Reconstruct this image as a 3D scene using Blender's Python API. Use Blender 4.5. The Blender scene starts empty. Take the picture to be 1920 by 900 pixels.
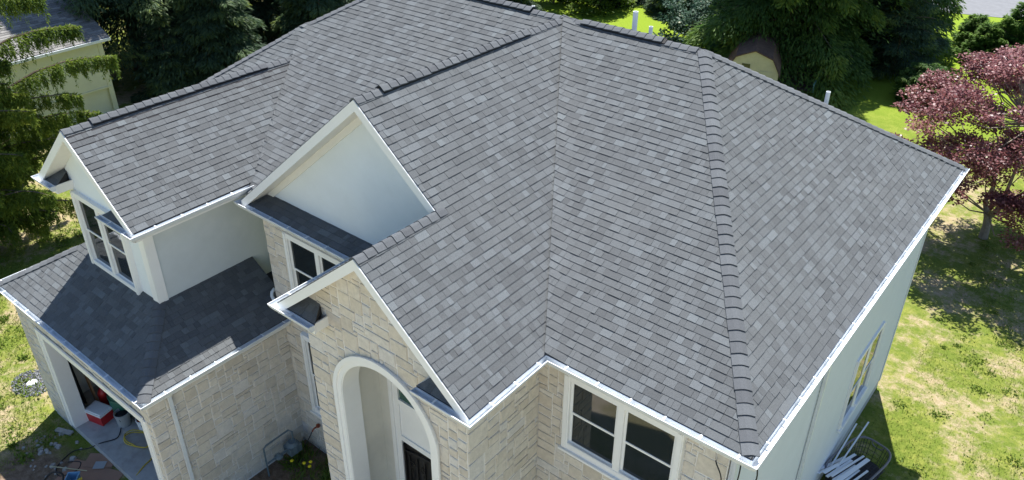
import bpy, math, random
import numpy as np
from mathutils import Vector, Matrix
R = random.Random(7)
sc = bpy.context.scene
COL = sc.collection
rad = math.radians
# ------------------------------------------------------------------ camera
F_PX, CY = 1528.167, 426.55
c_r = Vector((0.78007368, 0.62565055, 0.00681452)); c_u = Vector((-0.32879326, 0.40063115, 0.85521323)); c_f = Vector((-0.53233452, 0.6693699, -0.5182315))
EZ = 7.04                                   # height of the main eaves above the lawn
CAM = Vector((2.4456, -8.66902, 8.90765 + EZ))
cd = bpy.data.cameras.new("camera"); cam = bpy.data.objects.new("camera", cd); COL.objects.link(cam)
cam.matrix_world = Matrix(((c_r.x, c_u.x, -c_f.x, CAM.x), (c_r.y, c_u.y, -c_f.y, CAM.y), (c_r.z, c_u.z, -c_f.z, CAM.z), (0, 0, 0, 1)))
cd.sensor_width = 36; cd.lens = F_PX * 36 / 1920; cd.shift_y = -(450 - CY) / 1920
cd.clip_start = 0.1; cd.clip_end = 2000
sc.camera = cam
# ------------------------------------------------------------------ light
SUN_EL, SUN_AZ = rad(65), math.atan2(-0.45, 0.893)   # azimuth from +Y towards +X
w = bpy.data.worlds.new("World"); sc.world = w; w.use_nodes = True
nt = w.node_tree; bg = nt.nodes["Background"]
sky = nt.nodes.new("ShaderNodeTexSky"); sky.sky_type = 'NISHITA'; sky.sun_disc = False
sky.sun_elevation = SUN_EL; sky.sun_rotation = SUN_AZ; sky.air_density = 1.0; sky.dust_density = 0.3; sky.ozone_density = 4.0
nt.links.new(sky.outputs[0], bg.inputs[0]); bg.inputs[1].default_value = 0.070
sd = bpy.data.lights.new("sun", 'SUN'); sd.energy = 3.85; sd.angle = rad(0.53); sd.color = (1.0, 0.972, 0.925)
so = bpy.data.objects.new("sun", sd); COL.objects.link(so)
to_sun = Vector((math.sin(SUN_AZ) * math.cos(SUN_EL), math.cos(SUN_AZ) * math.cos(SUN_EL), math.sin(SUN_EL)))
so.rotation_euler = to_sun.to_track_quat('Z', 'Y').to_euler(); so.location = (0, 0, 60)
vs = sc.view_settings; vs.view_transform = 'Standard'; vs.look = 'None'; vs.gamma = 1; vs.exposure = 1.5
sc.cycles.max_bounces = 6; sc.cycles.diffuse_bounces = 4
# ------------------------------------------------------------------ helpers
def V(*a): return Vector(a)
def project(p):
    d = Vector(p) - CAM; z = d.dot(c_f)
    if z < .1: return (-9e9, -9e9)
    return (960 + F_PX * d.dot(c_r) / z, CY - F_PX * d.dot(c_u) / z)
def tag(o, label=None, cat=None, group=None, kind=None):
    if label: o["label"] = label
    if cat: o["category"] = cat
    if group: o["group"] = group
    if kind: o["kind"] = kind
    return o
WLOC = {}
def link(o, loc, parent):
    COL.objects.link(o)
    if parent: o.parent = parent; o.location = Vector(loc) - WLOC[parent.name]
    else: o.location = loc
    WLOC[o.name] = Vector(loc)
    return o
def empty(name, loc, label, cat, group=None):
    o = bpy.data.objects.new(name, None); o.empty_display_size = .3
    link(o, loc, None); return tag(o, label, cat, group)
class MB:
    def __init__(s): s.v = []; s.f = []; s.m = []; s.t = []
    def face(s, pts, m=0, t=.5):
        i = len(s.v); s.v += [tuple(p) for p in pts]; s.f.append(tuple(range(i, i + len(pts)))); s.m.append(m); s.t.append(t)
    def prism(s, A, B, m=0, t=.5, capA=True, capB=True):          # A: outer polygon, B: matching inner polygon
        i = len(s.v); n = len(A); s.v += [tuple(p) for p in A] + [tuple(p) for p in B]
        fs = []
        if capA: fs.append(tuple(range(i, i + n)))
        if capB: fs.append(tuple(range(i + 2 * n - 1, i + n - 1, -1)))
        for k in range(n):
            j = (k + 1) % n; fs.append((i + k, i + n + k, i + n + j, i + j))
        s.f += fs; s.m += [m] * len(fs); s.t += [t] * len(fs)
    def box(s, lo, hi, m=0, t=.5):
        x0, y0, z0 = lo; x1, y1, z1 = hi
        s.prism([(x0, y0, z1), (x1, y0, z1), (x1, y1, z1), (x0, y1, z1)], [(x0, y0, z0), (x1, y0, z0), (x1, y1, z0), (x0, y1, z0)], m, t)
    def obox(s, o, a, b, n, la, lb, ln, m=0, t=.5):               # oriented box from corner o
        o, a, b, n = map(Vector, (o, a, b, n))
        q = [o, o + a * la, o + a * la + b * lb, o + b * lb]
        s.prism([p + n * ln for p in q], q, m, t)
    def beam(s, p0, p1, wd, ht, m=0, t=.5, up=(0, 0, 1)):
        p0, p1 = Vector(p0), Vector(p1); d = (p1 - p0).normalized(); up = Vector(up)
        if abs(d.dot(up)) > .98: up = Vector((1, 0, 0))
        sx = d.cross(up).normalized(); uy = sx.cross(d)
        q = lambda p: [p + sx * a * wd / 2 + uy * b * ht / 2 for a, b in ((-1, -1), (1, -1), (1, 1), (-1, 1))]
        s.prism(q(p1), q(p0), m, t)
    def tube(s, pts, r, n=8, m=0, t=.5, r2=None, caps=True):
        pts = [Vector(p) for p in pts]; N = len(pts); i0 = len(s.v); prev = None
        for k, p in enumerate(pts):
            d = (pts[min(k + 1, N - 1)] - pts[max(k - 1, 0)]).normalized()
            if prev is None:
                a = d.cross(Vector((0, 0, 1)) if abs(d.z) < .9 else Vector((1, 0, 0))).normalized()
            else: a = (prev - d * prev.dot(d)).normalized()
            prev = a; b = d.cross(a)
            rr = r[k] if isinstance(r, (list, tuple)) else (r if r2 is None else r + (r2 - r) * k / max(1, N - 1))
            for j in range(n):
                an = 2 * math.pi * j / n; s.v.append(tuple(p + (a * math.cos(an) + b * math.sin(an)) * rr))
        for k in range(N - 1):
            for j in range(n):
                j2 = (j + 1) % n; s.f.append((i0 + k * n + j, i0 + k * n + j2, i0 + (k + 1) * n + j2, i0 + (k + 1) * n + j)); s.m.append(m); s.t.append(t)
        if caps:
            s.f += [tuple(i0 + j for j in range(n - 1, -1, -1)), tuple(i0 + (N - 1) * n + j for j in range(n))]; s.m += [m, m]; s.t += [t, t]
    def lathe(s, c, prof, n=20, m=0, t=.5):
        c = Vector(c); i0 = len(s.v)
        for r, z in prof:
            for j in range(n):
                a = 2 * math.pi * j / n; s.v.append((c.x + r * math.cos(a), c.y + r * math.sin(a), c.z + z))
        for k in range(len(prof) - 1):
            for j in range(n):
                j2 = (j + 1) % n; s.f.append((i0 + k * n + j, i0 + k * n + j2, i0 + (k + 1) * n + j2, i0 + (k + 1) * n + j)); s.m.append(m); s.t.append(t)
        s.f.append(tuple(i0 + (len(prof) - 1) * n + j for j in range(n))); s.m.append(m); s.t.append(t)
        s.f.append(tuple(i0 + n - 1 - j for j in range(n))); s.m.append(m); s.t.append(t)
    def build(s, name, mats, parent=None, loc=None, smooth=False):
        if not isinstance(mats, (list, tuple)): mats = [mats]
        a = np.array(s.v, float); lo, hi = a.min(0), a.max(0)
        if loc is None: loc = Vector(((lo[0] + hi[0]) / 2, (lo[1] + hi[1]) / 2, lo[2]))
        a = a - np.array(loc)[None]
        me = bpy.data.meshes.new(name); me.from_pydata(a.tolist(), [], s.f)
        for mm in mats: me.materials.append(mm)
        if len(mats) > 1: me.polygons.foreach_set("material_index", s.m)
        at = me.attributes.new("tint", 'FLOAT', 'FACE'); at.data.foreach_set("value", s.t)
        if smooth: me.polygons.foreach_set("use_smooth", [True] * len(me.polygons))
        me.update()
        o = bpy.data.objects.new(name, me); return link(o, loc, parent)
def clip_poly(P, C):                                               # Sutherland-Hodgman, C convex and counter-clockwise (2-D)
    out = list(P)
    for i in range(len(C)):
        ax, ay = C[i]; bx, by = C[(i + 1) % len(C)]; inp = out; out = []
        if not inp: return []
        sd = [(bx - ax) * (p[1] - ay) - (by - ay) * (p[0] - ax) for p in inp]
        for k in range(len(inp)):
            p, q = inp[k], inp[(k + 1) % len(inp)]; a, b = sd[k], sd[(k + 1) % len(inp)]
            if a >= 0: out.append(p)
            if (a > 0 and b < 0) or (a < 0 and b > 0):
                f = a / (a - b); out.append((p[0] + (q[0] - p[0]) * f, p[1] + (q[1] - p[1]) * f))
    return out
def area2(P): return .5 * sum(P[i][0] * P[(i + 1) % len(P)][1] - P[(i + 1) % len(P)][0] * P[i][1] for i in range(len(P)))
def ccw(P): return P if area2(P) > 0 else P[::-1]
# ------------------------------------------------------------------ materials
def mat(name, base=(.5, .5, .5), rough=.8, spec=.3, metal=0.0, noise=0.0, scale=8.0, tint=None, bump=0.0, bscale=60.0, dirt=None, dscale=1.5, dlo=.5, dhi=.75, trans=0.0, coord='POS', stretch=None):
    m = bpy.data.materials.new(name); m.use_nodes = True; n = m.node_tree.nodes; l = m.node_tree.links
    b = n["Principled BSDF"]; b.inputs["Roughness"].default_value = rough; b.inputs["Specular IOR Level"].default_value = spec; b.inputs["Metallic"].default_value = metal
    geo = n.new("ShaderNodeNewGeometry"); pos = geo.outputs["Position"]
    if stretch:
        mp = n.new("ShaderNodeMapping"); mp.inputs["Scale"].default_value = stretch; l.new(pos, mp.inputs[0]); pos = mp.outputs[0]
    if tint:
        at = n.new("ShaderNodeAttribute"); at.attribute_name = "tint"
        rp = n.new("ShaderNodeValToRGB"); cr = rp.color_ramp
        while len(cr.elements) < len(tint): cr.elements.new(.5)
        for e, (p, c) in zip(cr.elements, tint): e.position = p; e.color = (*c, 1)
        l.new(at.outputs["Fac"], rp.inputs[0]); colr = rp.outputs[0]
    else:
        rg = n.new("ShaderNodeRGB"); rg.outputs[0].default_value = (*base, 1); colr = rg.outputs[0]
    if dirt:
        nz = n.new("ShaderNodeTexNoise"); nz.inputs["Scale"].default_value = dscale; nz.inputs["Detail"].default_value = 6; nz.inputs["Roughness"].default_value = .65
        l.new(pos, nz.inputs["Vector"]); mr = n.new("ShaderNodeMapRange"); mr.inputs[1].default_value = dlo; mr.inputs[2].default_value = dhi; l.new(nz.outputs[0], mr.inputs[0])
        mx = n.new("ShaderNodeMix"); mx.data_type = 'RGBA'; mx.inputs[7].default_value = (*dirt, 1); l.new(mr.outputs[0], mx.inputs[0]); l.new(colr, mx.inputs[6]); colr = mx.outputs[2]
    if noise:
        nz = n.new("ShaderNodeTexNoise"); nz.inputs["Scale"].default_value = scale; nz.inputs["Detail"].default_value = 5; nz.inputs["Roughness"].default_value = .7
        l.new(pos, nz.inputs["Vector"]); mr = n.new("ShaderNodeMapRange"); mr.inputs[1].default_value = .25; mr.inputs[2].default_value = .75; mr.inputs[3].default_value = 1 - noise; mr.inputs[4].default_value = 1 + noise
        l.new(nz.outputs[0], mr.inputs[0]); hs = n.new("ShaderNodeMix"); hs.data_type = 'RGBA'; hs.blend_type = 'MULTIPLY'; hs.inputs[0].default_value = 1
        l.new(colr, hs.inputs[6]); l.new(mr.outputs[0], hs.inputs[7]); colr = hs.outputs[2]
    l.new(colr, b.inputs["Base Color"])
    if bump:
        nz = n.new("ShaderNodeTexNoise"); nz.inputs["Scale"].default_value = bscale; nz.inputs["Detail"].default_value = 4; l.new(pos, nz.inputs["Vector"])
        bp = n.new("ShaderNodeBump"); bp.inputs["Strength"].default_value = bump; bp.inputs["Distance"].default_value = .01; l.new(nz.outputs[0], bp.inputs["Height"]); l.new(bp.outputs[0], b.inputs["Normal"])
    if trans:
        tr = n.new("ShaderNodeBsdfTranslucent"); l.new(colr, tr.inputs[0]); ms = n.new("ShaderNodeMixShader"); ms.inputs[0].default_value = trans
        l.new(b.outputs[0], ms.inputs[1]); l.new(tr.outputs[0], ms.inputs[2]); l.new(ms.outputs[0], n["Material Output"].inputs[0])
    return m
M_SH = mat("asphalt_shingle", rough=.92, spec=.15, tint=[(0, (.080, .084, .087)), (.3, (.096, .101, .104)), (.6, (.113, .120, .124)), (.85, (.127, .137, .143)), (1, (.140, .153, .159))], noise=.42, scale=85, bump=.5, bscale=140, dirt=(.120, .124, .124), dscale=.55, dlo=.5, dhi=1.1)
M_CAP = mat("ridge_shingle", rough=.92, spec=.15, tint=[(0, (.086, .090, .096)), (1, (.122, .130, .137))], noise=.36, scale=90, bump=.5, bscale=140)
M_DECK = mat("roof_underlay", (.035, .034, .036), .9)
M_VENT = mat("black_ridge_vent", (.012, .012, .013), .7)
M_WHITE = mat("white_trim_paint", (.80, .80, .78), .45, .4, noise=.03, scale=3)
M_GUT = mat("white_aluminium_gutter", (.66, .69, .71), .35, .5, noise=.08, scale=5, dirt=(.50, .54, .56), dscale=3, dlo=.52, dhi=.8)
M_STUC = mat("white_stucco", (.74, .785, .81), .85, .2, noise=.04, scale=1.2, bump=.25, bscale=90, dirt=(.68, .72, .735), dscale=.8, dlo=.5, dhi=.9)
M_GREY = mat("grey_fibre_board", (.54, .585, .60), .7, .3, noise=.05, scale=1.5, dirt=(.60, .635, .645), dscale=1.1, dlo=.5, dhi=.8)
M_SID = mat("grey_lap_siding", (.59, .62, .655), .55, .35, noise=.04, scale=2)
M_MORT = mat("pale_mortar", (.74, .715, .67), .95, .1, noise=.12, scale=20)
M_STONE = mat("cream_stone", rough=.9, spec=.15, tint=[(0, (.53, .475, .395)), (.35, (.59, .535, .45)), (.7, (.63, .58, .50)), (1, (.605, .575, .53))], noise=.16, scale=9, bump=.6, bscale=28, dirt=(.46, .445, .43), dscale=2.6, dlo=.58, dhi=.82)
M_GLASS = mat("dark_window_glass", (.012, .016, .017), .03, .9)
M_IRON = mat("black_wrought_iron", (.012, .011, .011), .5)
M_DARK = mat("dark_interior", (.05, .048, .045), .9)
M_CREAM = mat("cream_plaster", (.72, .70, .62), .85, .2, noise=.05, scale=1.3, dirt=(.62, .60, .54), dscale=1.2, dlo=.5, dhi=.85)
M_SOFF = mat("soffit_board", (.76, .75, .71), .6, .3, noise=.03, scale=3)
M_CONC = mat("garage_concrete", (.40, .40, .39), .85, .25, noise=.14, scale=5, dirt=(.28, .26, .24), dscale=1.6, dlo=.5, dhi=.75)
M_PVC = mat("white_pvc_pipe", (.75, .76, .76), .4, .4)
# ------------------------------------------------------------------ ground
def ground_mat():
    m = bpy.data.materials.new("patchy_lawn"); m.use_nodes = True; n = m.node_tree.nodes; l = m.node_tree.links
    b = n["Principled BSDF"]; b.inputs["Roughness"].default_value = .95; b.inputs["Specular IOR Level"].default_value = .1
    geo = n.new("ShaderNodeNewGeometry"); pos = geo.outputs["Position"]
    def noise(s, d=6, r=.6, off=(0, 0, 0)):
        mp = n.new("ShaderNodeMapping"); mp.inputs["Location"].default_value = off; l.new(pos, mp.inputs[0])
        z = n.new("ShaderNodeTexNoise"); z.inputs["Scale"].default_value = s; z.inputs["Detail"].default_value = d; z.inputs["Roughness"].default_value = r; l.new(mp.outputs[0], z.inputs["Vector"]); return z.outputs[0]
    def rng(v, a, c):
        q = n.new("ShaderNodeMapRange"); q.interpolation_type = 'SMOOTHSTEP'; q.inputs[1].default_value = a; q.inputs[2].default_value = c; l.new(v, q.inputs[0]); return q.outputs[0]
    def mix(f, a, c):
        q = n.new("ShaderNodeMix"); q.data_type = 'RGBA'; l.new(f, q.inputs[0])
        for k, x in ((6, a), (7, c)):
            if isinstance(x, tuple): q.inputs[k].default_value = (*x, 1)
            else: l.new(x, q.inputs[k])
        return q.outputs[2]
    def mth(op, a, c=None):
        q = n.new("ShaderNodeMath"); q.operation = op
        for k, x in ((0, a), (1, c)):
            if x is None: continue
            if isinstance(x, (int, float)): q.inputs[k].default_value = x
            else: l.new(x, q.inputs[k])
        return q.outputs[0]
    sep = n.new("ShaderNodeSeparateXYZ"); l.new(pos, sep.inputs[0]); X, Y = sep.outputs[0], sep.outputs[1]
    green = mix(rng(noise(1.7, 7, .7), .4, .65), (.135, .178, .028), (.235, .25, .052))
    green = mix(rng(noise(9, 5, .7, (3, 1, 0)), .45, .7), green, (.105, .15, .02))
    straw = mix(rng(noise(5, 6, .75, (7, 0, 2)), .35, .65), (.33, .265, .14), (.43, .335, .225))
    far = rng(Y, 26, 38)                                      # the lawn behind the trees is lush
    bare = rng(mth('SUBTRACT', mth('ADD', mth('MULTIPLY', noise(.5, 3, .5, (2.3, 5.1, 0)), .7), mth('MULTIPLY', noise(2.8, 8, .8, (1, 9, 0)), .8)), mth('MULTIPLY', far, .35)), .70, .90)
    front = mth('MULTIPLY', rng(Y, -3.6, -5.2), rng(mth('ADD', X, mth('MULTIPLY', Y, .0)), -14.5, -10.5))
    col = mix(front, mix(bare, green, straw), mix(rng(noise(.45, 5, .6, (1, 2, 3)), .42, .58), (.54, .47, .37), (.34, .31, .17)))  # unseen ground in front, colour paled to bounce light onto the walls
    col = mix(far, col, mix(bare, (.19, .27, .022), (.27, .30, .06)))
    # trodden dirt in front of the garage and in the corner court
    def blob(cx, cy, rx, ry):
        dx = mth('DIVIDE', mth('SUBTRACT', X, cx), rx); dy = mth('DIVIDE', mth('SUBTRACT', Y, cy), ry)
        r2 = mth('ADD', mth('MULTIPLY', dx, dx), mth('MULTIPLY', dy, dy))
        return rng(mth('ADD', r2, mth('MULTIPLY', noise(2.2, 6, .7), 1.5)), 2.0, 1.35)
    dirt = mix(rng(noise(6, 6, .7, (0, 4, 0)), .35, .7), (.15, .105, .07), (.27, .20, .145))
    col = mix(blob(-14.6, -5.6, 2.4, 1.9), col, dirt)
    col = mix(blob(-11.0, -1.2, 1.1, 1.5), col, dirt)
    fin = noise(38, 5, .75, (5, 5, 5)); mr = n.new("ShaderNodeMapRange"); mr.inputs[1].default_value = .3; mr.inputs[2].default_value = .7; mr.inputs[3].default_value = .62; mr.inputs[4].default_value = 1.3; l.new(fin, mr.inputs[0])
    mm = n.new("ShaderNodeMix"); mm.data_type = 'RGBA'; mm.blend_type = 'MULTIPLY'; mm.inputs[0].default_value = 1; l.new(col, mm.inputs[6]); l.new(mr.outputs[0], mm.inputs[7])
    l.new(mm.outputs[2], b.inputs["Base Color"])
    bp = n.new("ShaderNodeBump"); bp.inputs["Strength"].default_value = .8; bp.inputs["Distance"].default_value = .05; l.new(fin, bp.inputs["Height"]); l.new(bp.outputs[0], b.inputs["Normal"])
    return m
g = MB(); g.face([(-500, -500, 0), (500, -500, 0), (500, 500, 0), (-500, 500, 0)])
gnd = g.build("ground", ground_mat(), loc=V(0, 0, 0)); tag(gnd, kind="structure", label="patchy sunlit lawn with bare earth around the house")
g = MB(); g.face([(-10.5, 51.9, .02), (-4.3, 54.0, .02), (14, 61, .02), (14, 80, .02), (-22, 80, .02), (-13, 56, .02)])
tag(g.build("road", mat("pale_asphalt_road", (.155, .158, .165), .9, noise=.15, scale=2)), kind="structure", label="pale grey road beyond the far lawn")
# ------------------------------------------------------------------ the house
house = empty("house", (-8, 5, 0), "large new house with grey shingle roof, cream stone front and white gables", "house")
SF, SR, SP, SG = .5713, .7934, .8359, .6331
HR, RY, MX = 3.5022, 6.1301, -7.8898
PIPE_BACK = HR / (11.983 - RY)
def W(x, y, z): return Vector((x, y, z + EZ))
INNER, FR, BR, ER = W(-3.7, 0, 0), W(0, 0, 0), W(0, 11.983, 0), W(-3.7, -1.95, 0)
APEX, MJ, MA = W(-4.4144, RY, HR), W(MX, RY, HR), W(MX, -.083, HR)
EA = W(-6.0252, -1.95, 1.9437); RL = W(-12.97, RY, HR); KINK = W(-14.87, 4.04, 2.308); LF = W(-17.65, 0, 0)
DA, DE = W(-14.19, -2.5235, 1.935), W(-14.19, 3.387, 1.935)
GZ = -2.896
roof_mb = MB()
TABS = []      # every shingle: (A polygon, B polygon, tint, centre, screen area)
def shingle_plane(polys, o, u, v, seed, valley=None, e=.1435, deck=True, keep=True, th=.0095):
    """lay laminated shingles on the convex 3-D polygons lying in the plane o + u*x + v*y"""
    rr = random.Random(seed); o, u, v = Vector(o), Vector(u).normalized(), Vector(v).normalized(); nrm = u.cross(v).normalized()
    if nrm.z < 0: nrm = -nrm
    P2 = [ccw([((p - o).dot(u), (p - o).dot(v)) for p in P]) for P in polys]
    if valley:
        va, vb = [((p - o).dot(u), (p - o).dot(v)) for p in valley]; vd = math.hypot(vb[0] - va[0], vb[1] - va[1])
    xs = [p[0] for P in P2 for p in P]; ys = [p[1] for P in P2 for p in P]
    k0 = int(math.floor(min(ys) / e)) - 1
    if deck:
        for P in polys:
            Q = [Vector(p) - nrm * .004 for p in P]; roof_mb.prism(Q, [p - Vector((0, 0, .12)) for p in Q])
    for k in range(k0, int(max(ys) / e) + 1):
        v0 = k * e; x = min(xs) - rr.random() * .3; odd = rr.random() < .5
        while x < max(xs):
            odd = not odd
            wd = rr.choice((.10, .13, .16, .19, .22, .27, .33)) * rr.uniform(.74, 1.02)
            a = rr.random()
            tint = rr.gauss(.45, .09) if a < .46 else (rr.gauss(.25, .08) if a < .70 else (rr.gauss(.66, .08) if a < .92 else rr.gauss(.86, .07)))
            lift = rr.uniform(-.004, .003) + (.004 if odd else 0); sk = rr.uniform(-.004, .004)
            x0, x1 = x + .0019, x + wd - .0019; x += wd
            yb, yt = v0 + sk * .4, v0 + e + .004
            near = False
            if valley:
                mx_, my_ = (x0 + x1) / 2, v0 + e / 2
                dist = abs((vb[0] - va[0]) * (my_ - va[1]) - (vb[1] - va[1]) * (mx_ - va[0])) / vd; near = dist < .75
            nseg = 4 if near else 1
            quad = [(x0 + (x1 - x0) * i / nseg, yb) for i in range(nseg + 1)] + [(x1 - (x1 - x0) * i / nseg, yt) for i in range(nseg + 1)]
            for C in P2:
                q = clip_poly(quad, C)
                if len(q) < 3 or area2(q) < 2e-4: continue
                def hgt(px, py):
                    h = .003 + (th + lift) * (1 - (py - v0) / e)
                    if valley:
                        dd = abs((vb[0] - va[0]) * (py - va[1]) - (vb[1] - va[1]) * (px - va[0])) / vd
                        if dd < .45: h += .07 * ((.45 - dd) / .45) ** 2
                    return h
                A = [o + u * px + v * py + nrm * hgt(px, py) for px, py in q]; B = [o + u * px + v * py - nrm * .002 for px, py in q]
                c = sum(A, Vector()) / len(A); s2 = 0
                if keep and not near and len(q) == 4:
                    pr = [project(p) for p in A]
                    if all(8 < a_[0] < 1912 and 8 < a_[1] < 892 for a_ in pr): s2 = abs(area2(pr))
                TABS.append((A, B, min(1, max(0, tint)), c, s2))
sl = lambda a: Vector((0, math.cos(math.atan(a)), math.sin(math.atan(a))))          # up-slope, rising with +Y
def slx(a): t = math.atan(a); return Vector((-math.cos(t), 0, math.sin(t)))           # rising towards -X
def slxp(a): t = math.atan(a); return Vector((math.cos(t), 0, math.sin(t)))
XU, YU = V(1, 0, 0), V(0, 1, 0)
shingle_plane([[INNER, FR, APEX, MJ]], FR, XU, sl(SF), 1, valley=(INNER, MJ))
shingle_plane([[FR, BR, APEX]], FR, YU, slx(SR), 2)
VM = W(-6.0252, RY * 1.9437 / HR, 1.9437)
shingle_plane([[ER, INNER, VM, EA], [W(-6.0252, -.083, 1.9437), VM, MJ, MA]], ER, YU, slx(SP), 3)
ML0 = W(-12.04, -.083, .033)
shingle_plane([[ML0, MA, MJ, W(-12.04, .058, .033)]], ML0, YU, slxp(SP), 4, keep=False)
shingle_plane([[W(-8.35, -1.95, 0), EA, W(-6.0252, .36, 1.9437), W(-8.35, .36, 0)]], W(-8.35, -1.95, 0), YU, slxp(SP), 5, keep=False)
shingle_plane([[RL, MJ, W(-12.04, .058, .033), DE], [RL, DE, KINK], [DE, W(-16.2, .437, .25), LF, KINK]], W(-12, 0, 0), XU, sl(SF), 6, valley=(W(-12.19, .437, .25), DE), keep=False)
shingle_plane([[W(-12.19, -2.5235, .25), W(-12.19, .437, .25), DE, DA]], W(-12.19, -2.5235, .25), YU, slx(SP), 8, keep=False)
shingle_plane([[W(-16.19, -2.5235, .25), W(-16.19, .437, .25), DE, DA]], W(-16.19, -2.5235, .25), YU, slxp(SP), 9, keep=False)
shingle_plane([[RL, KINK, W(-17.65, 11.983, 0)], [KINK, LF, W(-17.65, 11.983, 0)]], W(-17.65, 0, 0), YU, slxp(.76), 10, keep=False, deck=False)
for P in ([RL, KINK, W(-17.65, 11.983, 0)], [KINK, LF, W(-17.65, 11.983, 0)]): roof_mb.prism(P, [p - V(0, 0, .1) for p in P])
TABS = [t for t in TABS if not (t[3].x < -14.9 and t[3].y > 4.3)]
bk = math.atan(PIPE_BACK)
shingle_plane([[BR, W(-17.65, 11.983, 0), RL, APEX]], BR, XU, V(0, -math.cos(bk), math.sin(bk)), 11, keep=False)
# garage
G0, G1 = W(-17.9, -3.65, GZ), W(-11.19, -3.65, GZ)
def gz(t): return GZ + SG * t
shingle_plane([[G0, G1, W(-13.19, -1.65, gz(2)), W(-15.9, -1.65, gz(2))]], G0, XU, sl(SG), 12, keep=False)
shingle_plane([[G1, W(-11.19, .3, GZ), W(-13.19, .3, gz(2)), W(-13.19, -1.65, gz(2))]], G1, YU, slx(SG), 13, keep=False)
shingle_plane([[G0, W(-15.9, -1.65, gz(2)), W(-15.9, 1.3, gz(2)), W(-17.9, 1.3, GZ)]], G0, YU, slxp(SG), 14, keep=False)
# pent strip below the middle gable and the small eave returns
PS = .32
shingle_plane([[W(-12.0, -.083, .0), W(-8.3, -.083, .0), W(-8.3, .36, .443 * PS), W(-12.0, .36, .443 * PS)]], W(-12, -.083, 0), XU, sl(PS), 15, keep=False)
def pent(x0, x1, t0, t1, y0, y1, z, seed, rise=.2):
    P = [W(x0, y0, z), W(x1, y0, z), W(t1, y1, z + rise), W(t0, y1, z + rise)]
    shingle_plane([P], W(x0, y0, z), XU, (P[3] - W(t0, y0, z)), seed, keep=False, deck=False); roof_mb.prism([p - V(0, 0, .004) for p in P], [p - V(0, 0, .03) for p in P])
    for e in (P[1:3], [P[0], P[3]]): roof_mb.face([e[0] - V(0, 0, .01), e[1] - V(0, 0, .01), V(e[1].x, e[1].y, P[0].z - .03)])
pent(-8.25, -7.33, -7.95, -7.5, -1.93, -1.63, .0, 16)
pent(-4.84, -3.85, -4.6, -4.14, -1.93, -1.63, .0, 17)
pent(-16.08, -15.45, -15.8, -15.6, -2.5, -2.14, .2, 18)
pent(-13.45, -12.32, -13.2, -12.62, -2.5, -2.14, .2, 19)
roof = roof_mb.build("roof", M_DECK, house)
roof["label"] = "grey asphalt shingle roof of hips, gables and valleys"
def build_tabs(T, name):
    b = MB()
    for A, B, t, c, s in T: b.prism(A, B, 0, t, capB=False)
    return b.build(name, M_SH, roof)
T = sorted(TABS, key=lambda q: -q[4])
for q in T[:298]: build_tabs([q], "shingle")
tag(build_tabs(T[298:], "shingles"), kind="stuff")
# ridge and hip caps, ridge vents
def caps(p0, p1, w1, w2, seed, vent=None, expo=.2, half=.15, lift0=.02):
    rr = random.Random(seed); d = (p1 - p0); L = d.length; d.normalize(); up = V(0, 0, 1)
    w1 = (w1 - d * w1.dot(d)).normalized(); w2 = (w2 - d * w2.dot(d)).normalized()
    nn = (-(w1 + w2)).normalized()
    n = int(L / expo); e = L / n
    def sect(p, lift, hh):
        q = p + nn * lift; c = .05
        return [q + w1 * hh, q + w1 * c, q + nn * -.012 , q + w2 * c, q + w2 * hh]
    for i in range(n):
        s = i * e; v = bool(vent and any(a <= s + e / 2 <= b for a, b in vent)); h0 = lift0 + (.045 if v else 0)
        a = p0 + d * (s - .006 + rr.uniform(-.006, .006)); b = p0 + d * min(L, s + e + .012); hh = half * rr.uniform(.96, 1.04)
        A = sect(a, h0 + .018 + rr.uniform(0, .006), hh); B = sect(b, h0 + .002, hh * .985)
        m = MB(); t = min(1, max(0, rr.gauss(.5, .22)))
        for k in range(4): m.face([A[k], A[k + 1], B[k + 1], B[k]], 0, t)
        A2 = [p - nn * (.034 if i == 0 else .018) for p in A]
        for k in range(4): m.face([A[k + 1], A[k], A2[k], A2[k + 1]], 0, t * .7)
        m.face([A[0], B[0], B[0] - nn * .014, A2[0]], 0, t); m.face([B[4], A[4], A2[4], B[4] - nn * .014], 0, t)
        m.build("ridge_cap", M_CAP, roof)
    for a, b in (vent or []):
        m = MB(); a, b = max(a, 0.02), min(b, L)
        for wv in (w1, w2):
            P = [p0 + d * a, p0 + d * b, p0 + d * b + wv * .135, p0 + d * a + wv * .135]
            m.prism([p + nn * .05 for p in P], [p + nn * .006 for p in P])
        m.build("ridge_vent", M_VENT, roof)
dF, dR, dL, dB = -sl(SF), -slx(SP), -slxp(SP), V(0, math.cos(bk), -math.sin(bk)); dRR = -slx(SR)
caps(MA, MJ - V(0, .15, 0), dR, dL, 31, vent=[(.62, 4.9)])
caps(EA, W(-6.0252, .1, 1.9437), dR, dL, 32)
caps(W(-4.55, RY, HR), RL, dF, dB, 33, vent=[(.72, 2.75), (4.2, 8.2)])
caps(FR + (APEX - FR) * .008, APEX, dF, dRR, 34)
caps(BR + (APEX - BR) * .008, APEX, dB, dRR, 35)
caps(KINK, RL, dF, dL, 36); caps(LF, KINK, dF, dL, 37)
caps(DA, DE + V(0, .1, 0), dR, dL, 38, vent=[(.62, 5.0)])
gF, gR, gL = -sl(SG), -slx(SG), -slxp(SG)
caps(G1, W(-12.74, -2.1, gz(1.55)), gF, gR, 39); caps(G0, W(-16.38, -2.13, gz(1.52)), gF, gL, 40)
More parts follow.
